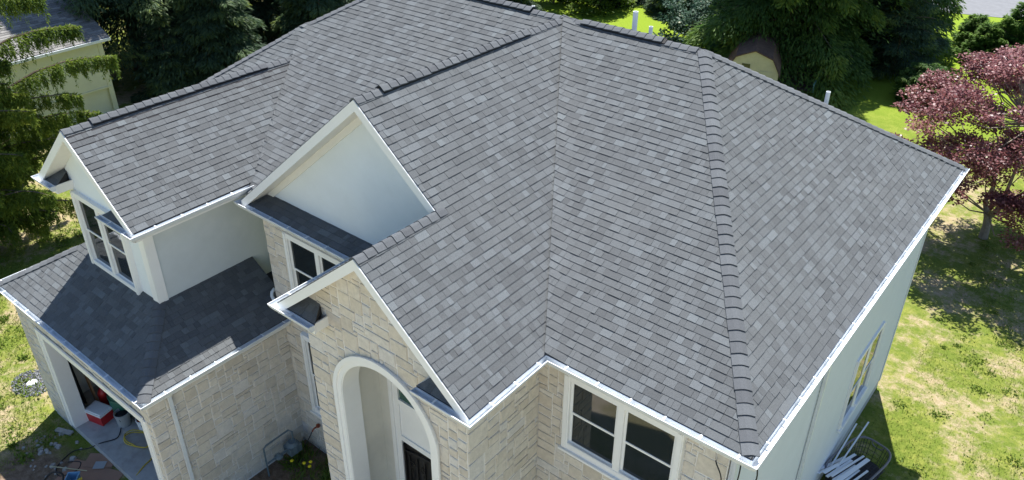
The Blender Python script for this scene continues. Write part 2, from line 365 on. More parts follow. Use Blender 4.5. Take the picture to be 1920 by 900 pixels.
# vent pipes behind the ridge
def pipe(x, y, ztop, r=.055):
    zb = 3.5 - PIPE_BACK * (y - RY) + EZ - .05; m = MB(); m.lathe((x, y, zb), [(r, 0), (r, ztop - zb), (r * .82, ztop - zb), (r * .82, ztop - zb - .12)], 14)
    o = m.build("vent_pipe", M_PVC, roof, smooth=False)
    m = MB(); m.lathe((x, y, zb), [(.15, 0), (.13, .05), (r + .004, .14)], 14); m.build("pipe_boot", M_VENT, o)
pipe(-6.57, 7.0, 10.72, .058); pipe(-6.21, 7.1, 10.43, .045); pipe(-9.41, 7.0, 10.32, .042); pipe(-2.74, 9.2, 9.14, .048)
# ------------------------------------------------------------------ gutters, fascia, soffits
def sweep_gutter(path, name="gutter", z=0.0):
    prof = [(0, .0), (0, -.115), (.075, -.115), (.10, -.075), (.125, -.02), (.13, .012), (.115, .012), (.108, -.02), (.088, -.068), (.07, -.103), (.012, -.103), (.012, 0)]
    pts = [Vector(p) for p in path]; m = MB(); rings = []
    for k, p in enumerate(pts):
        d0 = (p - pts[k - 1]).normalized() if k else None; d1 = (pts[k + 1] - p).normalized() if k < len(pts) - 1 else None
        n0 = V(d0.y, -d0.x, 0) if d0 else None; n1 = V(d1.y, -d1.x, 0) if d1 else None
        if n0 and n1: b = n0 + n1; off = b * (2 / b.length_squared)
        else: off = n0 or n1
        rings.append([p + off * a + V(0, 0, h) for a, h in prof])
    N = len(prof)
    for k in range(len(rings) - 1):
        for j in range(N): m.face([rings[k][j], rings[k + 1][j], rings[k + 1][(j + 1) % N], rings[k][(j + 1) % N]])
        d = (pts[k + 1] - pts[k]); L = d.length; d.normalize(); nn = V(d.y, -d.x, 0)
        s = .45
        while s < L - .1:                                       # hanger straps
            q = pts[k] + d * s; m.obox(q + V(0, 0, .004), nn, d, V(0, 0, 1), .118, .03, .008); s += .61
        s = 2.9
        while s < L - .5:                                       # slip joints
            q = [pts[k] + d * s + nn * (a + (.004 if a > .05 else -.0)) + V(0, 0, h - .003) for a, h in prof[1:6]]
            for j in range(4): m.face([q[j], q[j] + d * .05, q[j + 1] + d * .05, q[j + 1]])
            s += 3.05
    m.prism(rings[0], [p + (pts[0] - pts[1]).normalized() * .004 for p in rings[0]]); m.prism(rings[-1], [p + (pts[-1] - pts[-2]).normalized() * .004 for p in rings[-1]])
    # end plates
    for r in (rings[0], rings[-1]): m.face(r[:6])
    o = m.build(name, M_GUT, house)
    # fascia board behind
    f = MB()
    for k in range(len(pts) - 1):
        d = (pts[k + 1] - pts[k]); L = d.length; d.normalize(); nn = V(d.y, -d.x, 0)
        f.obox(pts[k] - nn * .025 - V(0, 0, .2), d, nn, V(0, 0, 1), L, .022, .19)
    f.build("fascia", M_WHITE, house); return o
gz_ = -.015
sweep_gutter([W(-4.84, -1.95, gz_), W(-3.7, -1.95, gz_), W(-3.7, 0, gz_), W(0, 0, gz_), W(0, 11.983, gz_)])
sweep_gutter([W(-8.35, .06, gz_), W(-8.35, -1.95, gz_), W(-7.33, -1.95, gz_)])
sweep_gutter([W(-12.04, .2, gz_), W(-12.04, -.083, gz_), W(-8.52, -.083, gz_)])
sweep_gutter([W(-13.47, -2.5235, .22), W(-12.19, -2.5235, .22), W(-12.19, .3, .22)])
sweep_gutter([W(-16.19, .4, .22), W(-16.19, -2.5235, .22), W(-15.45, -2.5235, .22)])
sweep_gutter([W(-17.9, 1.2, GZ - .015), W(-17.9, -3.65, GZ - .015), W(-11.19, -3.65, GZ - .015), W(-11.19, .04, GZ - .015)])
s_ = MB()
for lo, hi in (((-4.06, -1.66, -.21), (-3.73, .33, -.19)), ((-3.73, .02, -.212), (-.33, .35, -.192)), ((-.35, .35, -.21), (-.03, 11.9, -.19)), ((-8.33, -1.66, -.21), (-8.0, .06, -.19)),
               ((-8.33, -1.92, -.215), (-7.35, -1.61, -.195)), ((-4.82, -1.92, -.215), (-3.73, -1.61, -.195)), ((-12.02, -.06, -.21), (-8.55, .36, -.19)), ((-12.7, -2.5, .01), (-12.22, .3, .03)),
               ((-13.45, -2.5, .005), (-12.22, -2.12, .025)), ((-16.16, -2.5, .005), (-15.47, -2.12, .025)), ((-16.16, -2.5, .01), (-15.67, .3, .03)),
               ((-11.42, -3.62, GZ - .21), (-11.22, .06, GZ - .19)), ((-17.87, -3.62, GZ - .212), (-11.22, -3.54, GZ - .192)), ((-17.87, -3.5, GZ - .21), (-17.58, 1.2, GZ - .19))):
    s_ = MB(); s_.box((lo[0], lo[1], lo[2] + EZ), (hi[0], hi[1], hi[2] + EZ)); s_.build('soffit', M_SOFF, house)
# closing boxes of the returns
for x0, x1, y0, y1, z in ((-7.36, -7.33, -1.92, -1.62, 0), (-4.84, -4.81, -1.92, -1.62, 0), (-15.48, -15.45, -2.5, -2.13, .22), (-13.47, -13.44, -2.5, -2.13, .22)):
    s_ = MB(); s_.box((x0, y0, z - .2 + EZ), (x1, y1, z + EZ)); s_.build('return_end', M_SOFF, house)
def gable_trim(ax, ah, half, y, ywall, s, zl=None, zr=None):
    """white barge boards, sloping soffits and frieze boards of a gable facing -Y"""
    b = MB(); so_ = MB(); fr = MB(); L = math.hypot(1, s)
    for sg in (-1, 1):
        x1 = ax + sg * half
        top = lambda x, dz: W(x, 0, ah - s * abs(x - ax) + dz)
        def strip(mb, ya, yb, d0, d1, xa, xb, t=.5):
            P = [top(xa, d0), top(xb, d0), top(xb, d1), top(xa, d1)]
            mb.prism([V(p.x, ya, p.z) for p in P], [V(p.x, yb, p.z) for p in P])
        strip(b, y - .022, y + .012, -.012, -.225, ax, x1)
        strip(so_, y + .012, ywall + .02, -.205, -.222, ax, x1)
        strip(fr, ywall - .035, ywall, -.223, -.40, ax, x1 - sg * .1)
    return b, so_, fr
for ax, ah, half, y, yw, nm in ((MX, HR, 4.15, -.083, .36, 0), (-6.0252, 1.9437, 2.32, -1.95, -1.62, 1), (-14.19, 1.935, 2.0, -2.5235, -2.13, 2)):
    b, so_, fr = gable_trim(ax, ah, half, y, yw, SP)
    b.build("barge_board", M_WHITE, house); so_.build("rake_soffit", M_SOFF, house)
    if nm == 0: fr.build("frieze_board", M_SOFF, house)
# ------------------------------------------------------------------ walls
def poly_wall(name, pts, thick, material, parent=house):
    """prism wall from a list of front-face points and a thickness vector"""
    m = MB(); P = [Vector(p) for p in pts]; m.prism(P, [p + Vector(thick) for p in P]); return m.build(name, material, parent)
# white gables
y = .36; zb = .10
poly_wall("gable_wall", [W(-12.0, y, zb - .25), W(-7.0, y, zb - .25), W(-4.9, y, .55), W(MX, y, HR - .14), W(-12.0, y, .02)], (0, .12, 0), M_STUC)
y = -2.13
poly_wall("dormer_front_wall", [W(-15.68, y, -2.6), W(-12.7, y, -2.6), W(-12.7, y, .45), W(-14.19, y, 1.8), W(-15.68, y, .45)], (0, .12, 0), M_STUC)
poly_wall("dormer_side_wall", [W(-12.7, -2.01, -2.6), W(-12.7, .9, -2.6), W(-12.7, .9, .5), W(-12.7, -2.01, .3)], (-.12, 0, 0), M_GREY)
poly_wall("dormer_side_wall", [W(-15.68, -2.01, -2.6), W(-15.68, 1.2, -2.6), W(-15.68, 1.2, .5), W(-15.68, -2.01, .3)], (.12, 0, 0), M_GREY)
m = MB(); m.box((-12.92, -2.155, EZ - 2.3), (-12.695, -2.131, EZ + .1)); m.box((-12.7, -2.155, EZ - 2.3), (-12.675, -1.93, EZ + .12)); m.build("corner_board", M_WHITE, house)
m = MB(); m.box((-15.685, -2.155, EZ - 2.3), (-15.46, -2.131, EZ + .1)); m.build("corner_board", M_WHITE, house)
# right-hand wall in lap siding
sm = MB(); z = .35
while z < 6.84:
    z1 = min(z + .115, 6.85); sm.prism([(-.318, .35, z), (-.318, 11.65, z), (-.334, 11.65, z1), (-.334, .35, z1)], [(-.40, .35, z), (-.40, 11.65, z), (-.40, 11.65, z1), (-.40, .35, z1)]); z = z1
sm.build("siding", M_SID, house)
m = MB(); m.box((-.42, .34, 0), (-.325, 11.66, .35)); m.build("foundation", M_CONC, house)
for y_ in (.32, 11.6): m = MB(); m.box((-.345, y_, .3), (-.301, y_ + .1, 6.84)); m.build('corner_board', M_SID, house)
# downspouts
def downspout(pts, wd=.075, dp=.06, band=None):
    m = MB()
    for a, b in zip(pts[:-1], pts[1:]): m.beam(a, b, wd, dp, up=(0, 0, 1) if abs((Vector(b) - Vector(a)).normalized().z) < .9 else (1, 0, 0))
    o = m.build("downspout", M_GUT, house); return o
downspout([(.07, 4.62, 6.92), (-.27, 4.62, 6.62), (-.275, 4.62, .15), (-.1, 4.62, .08)])
downspout([(-11.12, -3.05, 4.05), (-11.34, -3.05, 3.80), (-11.345, -3.05, .25), (-11.15, -3.05, .15)])
# elbow at the foot of the middle wall, on the garage roof
m = MB(); m.tube([(-11.68, .12, 4.72), (-11.68, .03, 4.66), (-11.63, -.02, 4.60), (-11.52, -.04, 4.53), (-11.36, -.04, 4.45)], .04, 10); m.build("downspout", M_GUT, house, smooth=True)
# ------------------------------------------------------------------ stone walls
STONES = []
ARCH = dict(cx=-6.02, z=5.33, r=1.16)                      # opening of the entry arch: half width = r, springing at z
def stone_field(o, a, width, zlo, zhi, n, seed, holes=(), top=None, arch=None, keep=True):
    """random ashlar on a vertical wall: o + a*x + up*z"""
    rr = random.Random(seed); o, a, n = Vector(o), Vector(a), Vector(n); c = .105
    nx, nz = int(math.ceil(width / c)), int(math.ceil((zhi - zlo) / c)); used = set()
    cx = width / nx; cz = (zhi - zlo) / nz
    for j in range(nz):
        for i in range(nx):
            if (i, j) in used: continue
            h = rr.choices((1, 2, 3, 4), (20, 42, 28, 6))[0]; wd = rr.choices((2, 3, 4, 5, 6), (14, 26, 28, 18, 8))[0]
            w_ = 0
            while w_ < wd and i + w_ < nx and (i + w_, j) not in used: w_ += 1
            if w_ == 2 and wd > 3: h = max(h, 2)
            h = min(h, nz - j)
            if h > w_: h = w_
            for p in range(w_):
                for q in range(h): used.add((i + p, j + q))
            g = .0115; x0, x1, z0, z1 = i * cx + g, (i + w_) * cx - g, zlo + j * cz + g, zlo + (j + h) * cz - g
            jt = lambda: rr.uniform(-.008, .008)
            quad = [(x0 + jt(), z0 + jt()), (x1 + jt(), z0 + jt()), (x1 + jt(), z1 + jt()), (x0 + jt(), z1 + jt())]
            pieces = [quad]
            for hx0, hx1, hz0, hz1 in holes:
                nxt = []
                for P in pieces:
                    for C in ([(-99, -99), (hx0, -99), (hx0, 99), (-99, 99)], [(hx1, -99), (99, -99), (99, 99), (hx1, 99)], [(hx0, -99), (hx1, -99), (hx1, hz0), (hx0, hz0)], [(hx0, hz1), (hx1, hz1), (hx1, 99), (hx0, 99)]):
                        q = clip_poly(P, C)
                        if len(q) > 2: nxt.append(q)
                pieces = nxt
            if top:
                pieces = [clip_poly(P, ccw(top)) for P in pieces]
            if arch:
                nxt = []
                for P in pieces:
                    if len(P) < 3: continue
                    mx_ = sum(p[0] for p in P) / len(P); mz_ = sum(p[1] for p in P) / len(P); r = arch[2] + .06
                    if mz_ < arch[1]:
                        C = [(-99, -99), (arch[0] - r, -99), (arch[0] - r, 99), (-99, 99)] if mx_ < arch[0] else [(arch[0] + r, -99), (99, -99), (99, 99), (arch[0] + r, 99)]
                        P = clip_poly(P, C)
                    else:
                        dx, dz = mx_ - arch[0], mz_ - arch[1]; dl = math.hypot(dx, dz) or 1; dx /= dl; dz /= dl
                        px, pz = arch[0] + dx * r, arch[1] + dz * r; tx, tz = dz, -dx
                        C = [(px - tx * 50, pz - tz * 50), (px + dx * 0 - tx * 50 + dx * 50, pz - tz * 50 + dz * 50), (px + tx * 50 + dx * 50, pz + tz * 50 + dz * 50), (px + tx * 50, pz + tz * 50)]
                        P = clip_poly(P, ccw(C))
                    nxt.append(P)
                pieces = nxt
            tn = min(1, max(0, rr.gauss(.5, .27))); d = rr.uniform(.012, .024); tilt = (rr.uniform(-.006, .006), rr.uniform(-.006, .006))
            for P in pieces:
                if len(P) < 3 or abs(area2(P)) < .0012: continue
                P = ccw(P); mx_ = sum(p[0] for p in P) / len(P); mz_ = sum(p[1] for p in P) / len(P)
                pt = lambda x, z, dd: o + a * x + V(0, 0, z) + n * dd
                A = []; B = []; Mi = []
                for p in P:
                    ix, iz = mx_ - p[0], mz_ - p[1]; L = math.hypot(ix, iz) or 1; b_ = min(.014, L * .3)
                    A.append(pt(p[0] + ix / L * b_, p[1] + iz / L * b_, d + tilt[0] * (p[0] - mx_) / .2 + tilt[1] * (p[1] - mz_) / .2)); Mi.append(pt(p[0], p[1], max(.003, d - .012))); B.append(pt(p[0], p[1], -.004))
                cc = sum(A, Vector()) / len(A); s2 = 0
                if keep:
                    pr = [project(q) for q in A]
                    if all(6 < q[0] < 1914 and 6 < q[1] < 894 for q in pr): s2 = abs(area2(pr))
                STONES.append((A, Mi, B, tn, cc, s2))
def wall_box(lo, hi):
    wallmb.box(lo, hi)
wallmb = MB()
yE = -1.62
# entry front: gable polygon with the arch opening
cx, cz, cr = ARCH['cx'], ARCH['z'], ARCH['r']
xl, xr = -8.02, -4.06; zt = EZ - .06
tops = lambda x: 1.9437 - SP * abs(x + 6.0252) - .16 + EZ
arc = [(cx - cr, .2)] + [(cx - cr * math.cos(t * math.pi / 24), cz + cr * math.sin(t * math.pi / 24)) for t in range(25)] + [(cx + cr, .2)]
outl = [(xl, .0)]
for (x_, z_) in arc[1:-1]:
    f = (x_ - (cx - cr)) / (2 * cr); X_ = xl + (xr - xl) * f; outl.append((X_, tops(X_) if xl < X_ < xr else tops(X_)))
outl.append((xr, .0))
for k in range(len(arc) - 1):
    q = [arc[k], arc[k + 1], outl[k + 1], outl[k]]
    wallmb.prism([V(p[0], yE, p[1]) for p in q], [V(p[0], yE + .15, p[1]) for p in q])
wallmb.box((-8.02, -1.47, 0), (-7.87, .08, EZ - .06)); 
wallmb.box((-4.21, -1.47, 0), (-4.06, .33, EZ - .06)); wallmb.box((-4.06 + .0, .33, 0), (-.42, .48, EZ - .06))
wallmb.box((-11.6, .08, 0), (-8.03, .23, EZ - .19)); wallmb.box((-11.6, .23, 2.5), (-11.45, 1.5, EZ - .19))
wallmb.box((-11.56, -3.40, 0), (-11.41, .08, 4.05))
wallmb.box((-11.64, -3.55, 0), (-11.41, -3.40, 4.0)); wallmb.box((-17.6, -3.55, 0), (-16.42, -3.26, 4.0)); wallmb.box((-16.42, -3.55, 3.34), (-11.64, -3.26, 4.0)); wallmb.box((-17.6, -3.26, 0), (-17.45, 1.2, 4.0))
stone = wallmb.build("stone_wall", M_MORT, house); stone["label"] = "cream ashlar stone walling with pale mortar joints"
gt = [(0, -1), (3.96, -1), (3.96, tops(-4.06)), (6.0252 * -1 + 8.02, tops(-6.0252)), (0, tops(-8.02))]
stone_field((xl, yE, 0), XU, 3.96, .05, 8.85, -YU, 51, top=gt, arch=(cx - xl, cz, cr))
stone_field((-4.06, yE, 0), YU, 1.95, .05, EZ - .2, XU, 52)
stone_field((-4.06, .33, 0), XU, 3.64, .05, EZ - .2, -YU, 53, holes=[(.60, 2.92, 4.85, 6.6)])
stone_field((-11.6, .08, 0), XU, 3.57, .05, EZ - .2, -YU, 54, holes=[(.80, 3.0, 4.85, 6.72), (.86, 2.2, 1.5, 3.95)])
stone_field((-11.41, -3.55, 0), YU, 3.63, .05, GZ + EZ - .2, XU, 55)
stone_field((-17.6, -3.55, 0), XU, 6.19, .05, GZ + EZ - .2, -YU, 56, holes=[(1.13, 6.0, -1, 3.42)])
def build_stones(S_, name):
    b = MB()
    for A, Mi, B, t, c, s in S_:
        b.prism(A, Mi, 0, t, capB=False); b.prism(Mi, B, 0, t, capA=False, capB=False)
    return b.build(name, M_STONE, stone)
S_ = sorted(STONES, key=lambda q: -q[5])
for q in S_[:298]: build_stones([q], "stone")
tag(build_stones(S_[298:], "stones"), kind="stuff")
# ------------------------------------------------------------------ windows
def window(o, a, n, wid, hei, units=2, label=None, casing=.13, mull=.13, sill=True, fd=.095):
    """double-hung window unit; o = lower left outer corner of the casing on the wall face"""
    o, a, n = Vector(o), Vector(a), Vector(n); up = V(0, 0, 1); f = MB()
    bx = lambda mb, x0, z0, x1, z1, d0, d1: mb.obox(o + a * x0 + up * z0 + n * d0, a, up, n, x1 - x0, z1 - z0, d1 - d0)
    bx(f, 0, casing, casing, hei - casing, -.02, fd); bx(f, wid - casing, casing, wid, hei - casing, -.02, fd); bx(f, 0, 0, wid, casing, -.02, fd); bx(f, 0, hei - casing, wid, hei, -.02, fd)
    bx(f, .02, .02, casing - .03, hei - .02, fd, fd + .018); bx(f, wid - casing + .03, .02, wid - .02, hei - .02, fd, fd + .018)
    uw = (wid - 2 * casing - mull * (units - 1)) / units
    for k in range(units - 1):
        x = casing + uw + k * (uw + mull); bx(f, x, casing, x + mull, hei - casing, -.02, fd - .008)
    bx(f, -.03, -.05, wid + .03, -.001, -.02, fd + .05)
    fo = f.build("window", M_WHITE, house)
    if label: fo["label"] = label
    for k in range(units):
        x0 = casing + k * (uw + mull); x1 = x0 + uw; z0, z1 = casing, hei - casing; zm = (z0 + z1) / 2
        for lo, hi, d in ((z0, zm + .02, .028), (zm - .02, z1, .047)):
            s = MB(); t = .045
            bx(s, x0, lo, x0 + t, hi, d - .03, d); bx(s, x1 - t, lo, x1, hi, d - .03, d); bx(s, x0 + t, lo, x1 - t, lo + t, d - .03, d); bx(s, x0 + t, hi - t, x1 - t, hi, d - .03, d)
            s.build("sash", M_WHITE, fo)
            p = MB(); bx(p, x0 + t, lo + t, x1 - t, hi - t, d - .022, d - .014); p.build("pane", M_GLASS, fo)
        s = MB(); bx(s, x0, z0 - .012, x1, z0 + .02, .016, .09); s.build("sill", M_WHITE, fo)
window((-3.46, .33, 4.86), XU, -YU, 2.3, 1.74)
window((-10.80, .08, 4.86), XU, -YU, 2.2, 1.84)
window((-15.53, -2.13, 5.02), XU, -YU, 2.13, 1.98)
window((-.328, 7.55, 1.55), YU, XU, 1.95, 2.15, casing=.07, fd=.05)
window((-10.74, .08, 1.52), XU, -YU, 1.34, 2.42, units=1)
# ------------------------------------------------------------------ entry arch, vestibule and door
m = MB()
def arch_band(m, r0, r1, y0, y1, zb=.2):
    def ring(r): return [(cx - r, zb)] + [(cx - r * math.cos(t * math.pi / 28), cz + r * math.sin(t * math.pi / 28)) for t in range(29)] + [(cx + r, zb)]
    a, b = ring(r0), ring(r1)
    for k in range(len(a) - 1):
        q = [a[k], a[k + 1], b[k + 1], b[k]]
        m.prism([V(p[0], y0, p[1]) for p in q], [V(p[0], y1, p[1]) for p in q])
arch_band(m, cr - .01, cr + .17, yE - .06, yE + .05); arch_band(m, cr + .10, cr + .19, yE - .085, yE - .055)
arch_band(m, cr - .03, cr + .0, yE - .045, yE + .36)
m.build("arch_surround", M_WHITE, house)
yD = -.62
m = MB(); m.box((-7.42, yE + .152, .2), (-7.40, yD + .05, 7.0)); m.box((-7.42, yD + .05, .2), (-4.3, yD + .15, 7.0)); m.box((-4.30, yE + .152, .2), (-4.25, yD + .05, 7.0)); m.box((-7.42, yE + .152, 7.0), (-4.25, yD + .15, 7.05))
m.build("vestibule_wall", M_CREAM, house)
m = MB(); m.box((-7.9, -2.3, 0), (-4.2, -.4, .2)); m.build("entry_step", M_CONC, house)
dx0, dx1 = -7.02, -4.45
door = MB(); yf = yD - .06
for x0, x1, z0, z1 in ((dx0, dx0 + .1, .2, 6.6), (dx1 - .1, dx1, .2, 6.6), (dx0 + .1, dx1 - .1, 6.5, 6.6)): door.box((x0, yf, z0), (x1, yD + .06, z1))
for x0, x1, z0, z1 in ((dx0 + .1, dx0 + .24, .2, 6.5), (dx1 - .24, dx1 - .1, .2, 6.5), (dx0 + .24, dx1 - .24, 4.55, 4.67), (dx0 + .24, dx1 - .24, 3.55, 3.68), (dx0 + .24, dx1 - .24, 6.38, 6.5)): door.box((x0, yf + .03, z0), (x1, yD + .06, z1))
door.box((dx0 + .24, yf + .06, 3.68), (dx1 - .24, yD + .06, 4.55))
do = door.build("door_frame", M_WHITE, house)
m = MB(); m.box((dx0 + .24, yf + .07, 4.67), (dx1 - .24, yf + .085, 6.38)); m.build("transom_pane", mat("green_transom_glass", (.05, .11, .085), .06, .8), do)
m = MB(); m.box((dx0 + .24, yf + .075, .2), (dx1 - .24, yf + .11, 3.55)); m.build("door_leaf", mat("black_door", (.012, .011, .012), .35), do)
ir = MB(); xm_ = (dx0 + dx1) / 2; yi = yf + .05
for x_ in (dx0 + .30, xm_ - .05, xm_ + .05, dx1 - .30): ir.beam((x_, yi, .3), (x_, yi, 3.48), .05, .04)
for k in range(9):
    x_ = dx0 + .42 + k * .22
    if abs(x_ - xm_) > .1: ir.beam((x_, yi, .4), (x_, yi, 3.3 - .02 * abs(k - 4)), .022, .022)
ir.tube([(dx0 + .3 + (dx1 - dx0 - .6) * t / 12, yi, 3.30 + .14 * math.sin(t / 12 * math.pi)) for t in range(13)], .018, 6)
for s_c in range(6):
    cxx = dx0 + .5 + s_c * .32; ir.tube([(cxx + (.10 - .0045 * t) * math.cos(t * .42 + s_c), yi - .01, 3.02 + (.10 - .0045 * t) * math.sin(t * .42 + s_c)) for t in range(20)], .012, 5)
    ir.tube([(cxx + .02 * math.sin(t), yi - .01, 2.9 - t * .12) for t in range(8)], .012, 5)
ir.build("iron_scrollwork", M_IRON, do)
# ------------------------------------------------------------------ garage opening and interior
m = MB()
for x0, x1, z0, z1 in ((-16.42, -16.24, .2, 3.34), (-11.70, -11.55, .2, 3.34), (-16.24, -11.70, 3.20, 3.34)): m.box((x0, -3.60, z0), (x1, -3.24, z1))
m.box((-16.50, -3.625, .2), (-16.40, -3.585, 3.42)); m.box((-11.70, -3.625, .2), (-11.62, -3.585, 3.42)); m.box((-16.40, -3.624, 3.32), (-11.70, -3.584, 3.42))
m.build("garage_door_frame", M_WHITE, house)
m = MB(); m.box((-17.4, -3.57, 0), (-11.56, 1.2, .2)); m.build("garage_floor", M_CONC, house)
m = MB(); m.box((-17.44, -3.2, .2), (-17.40, 1.2, 3.9)); m.box((-17.4, 1.2, .2), (-11.56, 1.3, 3.9)); m.box((-11.60, -3.2, .2), (-11.57, 1.2, 3.9)); m.build("garage_wall", M_CREAM, house)
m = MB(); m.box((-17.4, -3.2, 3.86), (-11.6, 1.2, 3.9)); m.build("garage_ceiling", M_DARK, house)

# ------------------------------------------------------------------ vegetation
NR = np.random.default_rng(11)
def unit(a): return a / np.maximum(1e-9, np.linalg.norm(a, axis=-1, keepdims=True))
def leaf_mat(name, ramp, trans=.35, rough=.6, spec=.25): return mat(name, rough=rough, spec=spec, tint=ramp, trans=trans)
M_SPRUCE = leaf_mat("spruce_needles", [(0, (.04, .075, .014)), (.5, (.105, .165, .024)), (.85, (.22, .28, .04)), (1, (.30, .34, .06))], .5)
M_DARKC = leaf_mat("dark_evergreen_needles", [(0, (.03, .056, .032)), (.5, (.06, .105, .054)), (.85, (.11, .165, .062)), (1, (.19, .24, .055))], .42)
M_HEM = leaf_mat("hemlock_needles", [(0, (.036, .082, .02)), (.5, (.075, .145, .032)), (.85, (.13, .21, .042)), (1, (.23, .30, .055))], .5)
M_ARB = leaf_mat("cypress_sprays", [(0, (.06, .13, .03)), (.5, (.12, .22, .045)), (1, (.20, .31, .07))], .6)
M_SHRUB = leaf_mat("broad_green_leaves", [(0, (.05, .09, .015)), (.5, (.11, .17, .025)), (1, (.22, .28, .04))], .45)
M_BLUE = leaf_mat("blue_green_leaves", [(0, (.02, .055, .035)), (.7, (.045, .095, .06)), (.93, (.10, .15, .09)), (1, (.42, .43, .33))], .3)
M_MAPLE = leaf_mat("purple_maple_leaves", [(0, (.07, .022, .026)), (.4, (.20, .07, .075)), (.75, (.36, .17, .17)), (.94, (.42, .21, .20)), (.97, (.20, .20, .04)), (1, (.22, .24, .05))], .45, .42, .45)
M_BARK = mat("grey_brown_bark", (.16, .125, .095), .95, .1, noise=.3, scale=6, bump=.8, bscale=14)
M_MBARK = mat("pale_maple_bark", (.22, .19, .155), .9, .1, noise=.25, scale=8, bump=.5, bscale=18)
def leaf_object(name, P, A, N, L, W, t, material, parent=None, loc=None):
    n = len(P); A = unit(A); S = unit(np.cross(A, N)); L = np.broadcast_to(L, n)[:, None]; W = np.broadcast_to(W, n)[:, None]
    if loc is None: loc = (float(P[:, 0].mean()), float(P[:, 1].mean()), float(P[:, 2].min()))
    P = P - np.array(loc)[None]
    v = np.empty((n, 4, 3)); v[:, 0] = P; v[:, 1] = P + A * L * .45 + S * W * .5; v[:, 2] = P + A * L; v[:, 3] = P + A * L * .45 - S * W * .5
    me = bpy.data.meshes.new(name); me.vertices.add(n * 4); me.vertices.foreach_set("co", v.astype(np.float32).ravel())
    me.loops.add(n * 4); me.loops.foreach_set("vertex_index", np.arange(n * 4, dtype=np.int32)); me.polygons.add(n)
    me.polygons.foreach_set("loop_start", np.arange(0, n * 4, 4, dtype=np.int32)); me.polygons.foreach_set("loop_total", np.full(n, 4, np.int32))
    me.materials.append(material); at = me.attributes.new("tint", 'FLOAT', 'FACE'); at.data.foreach_set("value", np.clip(t, 0, 1).astype(np.float32))
    me.update(calc_edges=True); o = bpy.data.objects.new(name, me); return link(o, Vector(loc), parent)
def tree_root(name, base, label, cat="tree", group=None):
    return empty(name, base, label, cat, group)
def conifer(name, base, h, r, n_br, dens, material, label, group=None, low=.08, droop=.35, leaf=(.24, .09), top=0.0, power=.8, fan=.42, bark=M_BARK, rise=0.1, seed=0):
    rng = np.random.default_rng(seed + 100); b = np.array(base, float); root = tree_root(name, base, label, group=group)
    m = MB(); lean = rng.normal(0, .012, 2) * h
    m.tube([(b[0] + lean[0] * k, b[1] + lean[1] * k, b[2] - .05 + h * k) for k in (0, .05, .3, .6, .97)], [.021 * h + .03, .016 * h + .02, .013 * h, .008 * h, .01], 9); 
    m.build("trunk", bark, root)
    t = low + (1 - low) * (np.arange(n_br) + rng.random(n_br)) / n_br; az = np.arange(n_br) * 2.39996 + rng.normal(0, .35, n_br)
    ln = r * np.clip((1 - t) / (1 - low), .03, 1) ** power * rng.uniform(.62, 1.18, n_br) + .15
    tb = rng.normal(.42, .12, n_br); PP = []; AA = []; TT = []; bm = MB()
    for i in range(n_br):
        k = max(6, int(dens * ln[i] ** 1.35 * rng.uniform(.7, 1.3))); s = rng.random(k) ** .62
        d = np.array([math.cos(az[i]), math.sin(az[i]), 0]); q = np.array([-d[1], d[0], 0])
        lat = rng.normal(0, 1, k) * fan * ln[i] * (.12 + .88 * np.sin(np.pi * np.clip(s, 0, 1) ** .8) * .6)
        z = h * t[i] + ln[i] * (rise * s * 2 - droop * s * s) - .22 * np.abs(lat) - rng.random(k) ** 2 * .16 * ln[i] * .8
        p = b + np.array([lean[0] * t[i], lean[1] * t[i], 0]) + d * (s * ln[i])[:, None] + q * lat[:, None] + np.array([0, 0, 1]) * z[:, None]
        ax = d * (.7 + .3 * s)[:, None] + q * (np.sign(lat) * .7)[:, None] + np.array([0, 0, 1]) * (-.35 - droop * s * .8)[:, None] + rng.normal(0, .28, (k, 3))
        PP.append(p); AA.append(ax); TT.append(tb[i] + rng.normal(0, .11, k) + .28 * (s > .86))
        if ln[i] > .8: bm.tube([b + d * ln[i] * u_ + np.array([0, 0, h * t[i] + ln[i] * (rise * u_ * 2 - droop * u_ * u_)]) for u_ in (0, .4, .8)], .012 * ln[i] + .008, 4, r2=.008, caps=False)
    P = np.concatenate(PP); A = np.concatenate(AA); T_ = np.concatenate(TT); n = len(P)
    P[:, 2] = np.maximum(P[:, 2], .05)
    N = unit(np.array([0, 0, 1.0]) + rng.normal(0, .55, (n, 3))); sc_ = rng.uniform(.7, 1.35, n)
    if bm.v: bm.build("branch_wood", bark, root)
    leaf_object("crown", P, A, N, leaf[0] * sc_, leaf[1] * sc_, T_, material, root, loc=tuple(b)); return root
EVG = "tall dark evergreen in the shaded clump behind the house at the upper left"
for i, (x, y, h, r) in enumerate(((-38.8, 18.6, 14, 3.6), (-36.5, 23.5, 13, 3.6), (-34.5, 28.5, 13, 3.5), (-46, 20, 15, 4), (-31.5, 32, 12, 3.2), (-41, 27, 15, 4), (-34.6, 13.6, 9.5, 2.9), (-33.5, 19.5, 10.5, 3.0), (-44.5, 32, 14, 4), (-36.5, 36, 13, 3.8))):
    conifer("evergreen_tree", (x, y, 0), h, r, 130, 230, M_DARKC, EVG, "evergreens behind the house", low=.05, droop=.45, leaf=(.25, .06), seed=i)
conifer("evergreen_tree", (-47.5, 9.5, 0), 11, 3.2, 110, 200, M_BLUE, "blue-green evergreen standing behind the neighbouring house roof", leaf=(.24, .06), seed=31)
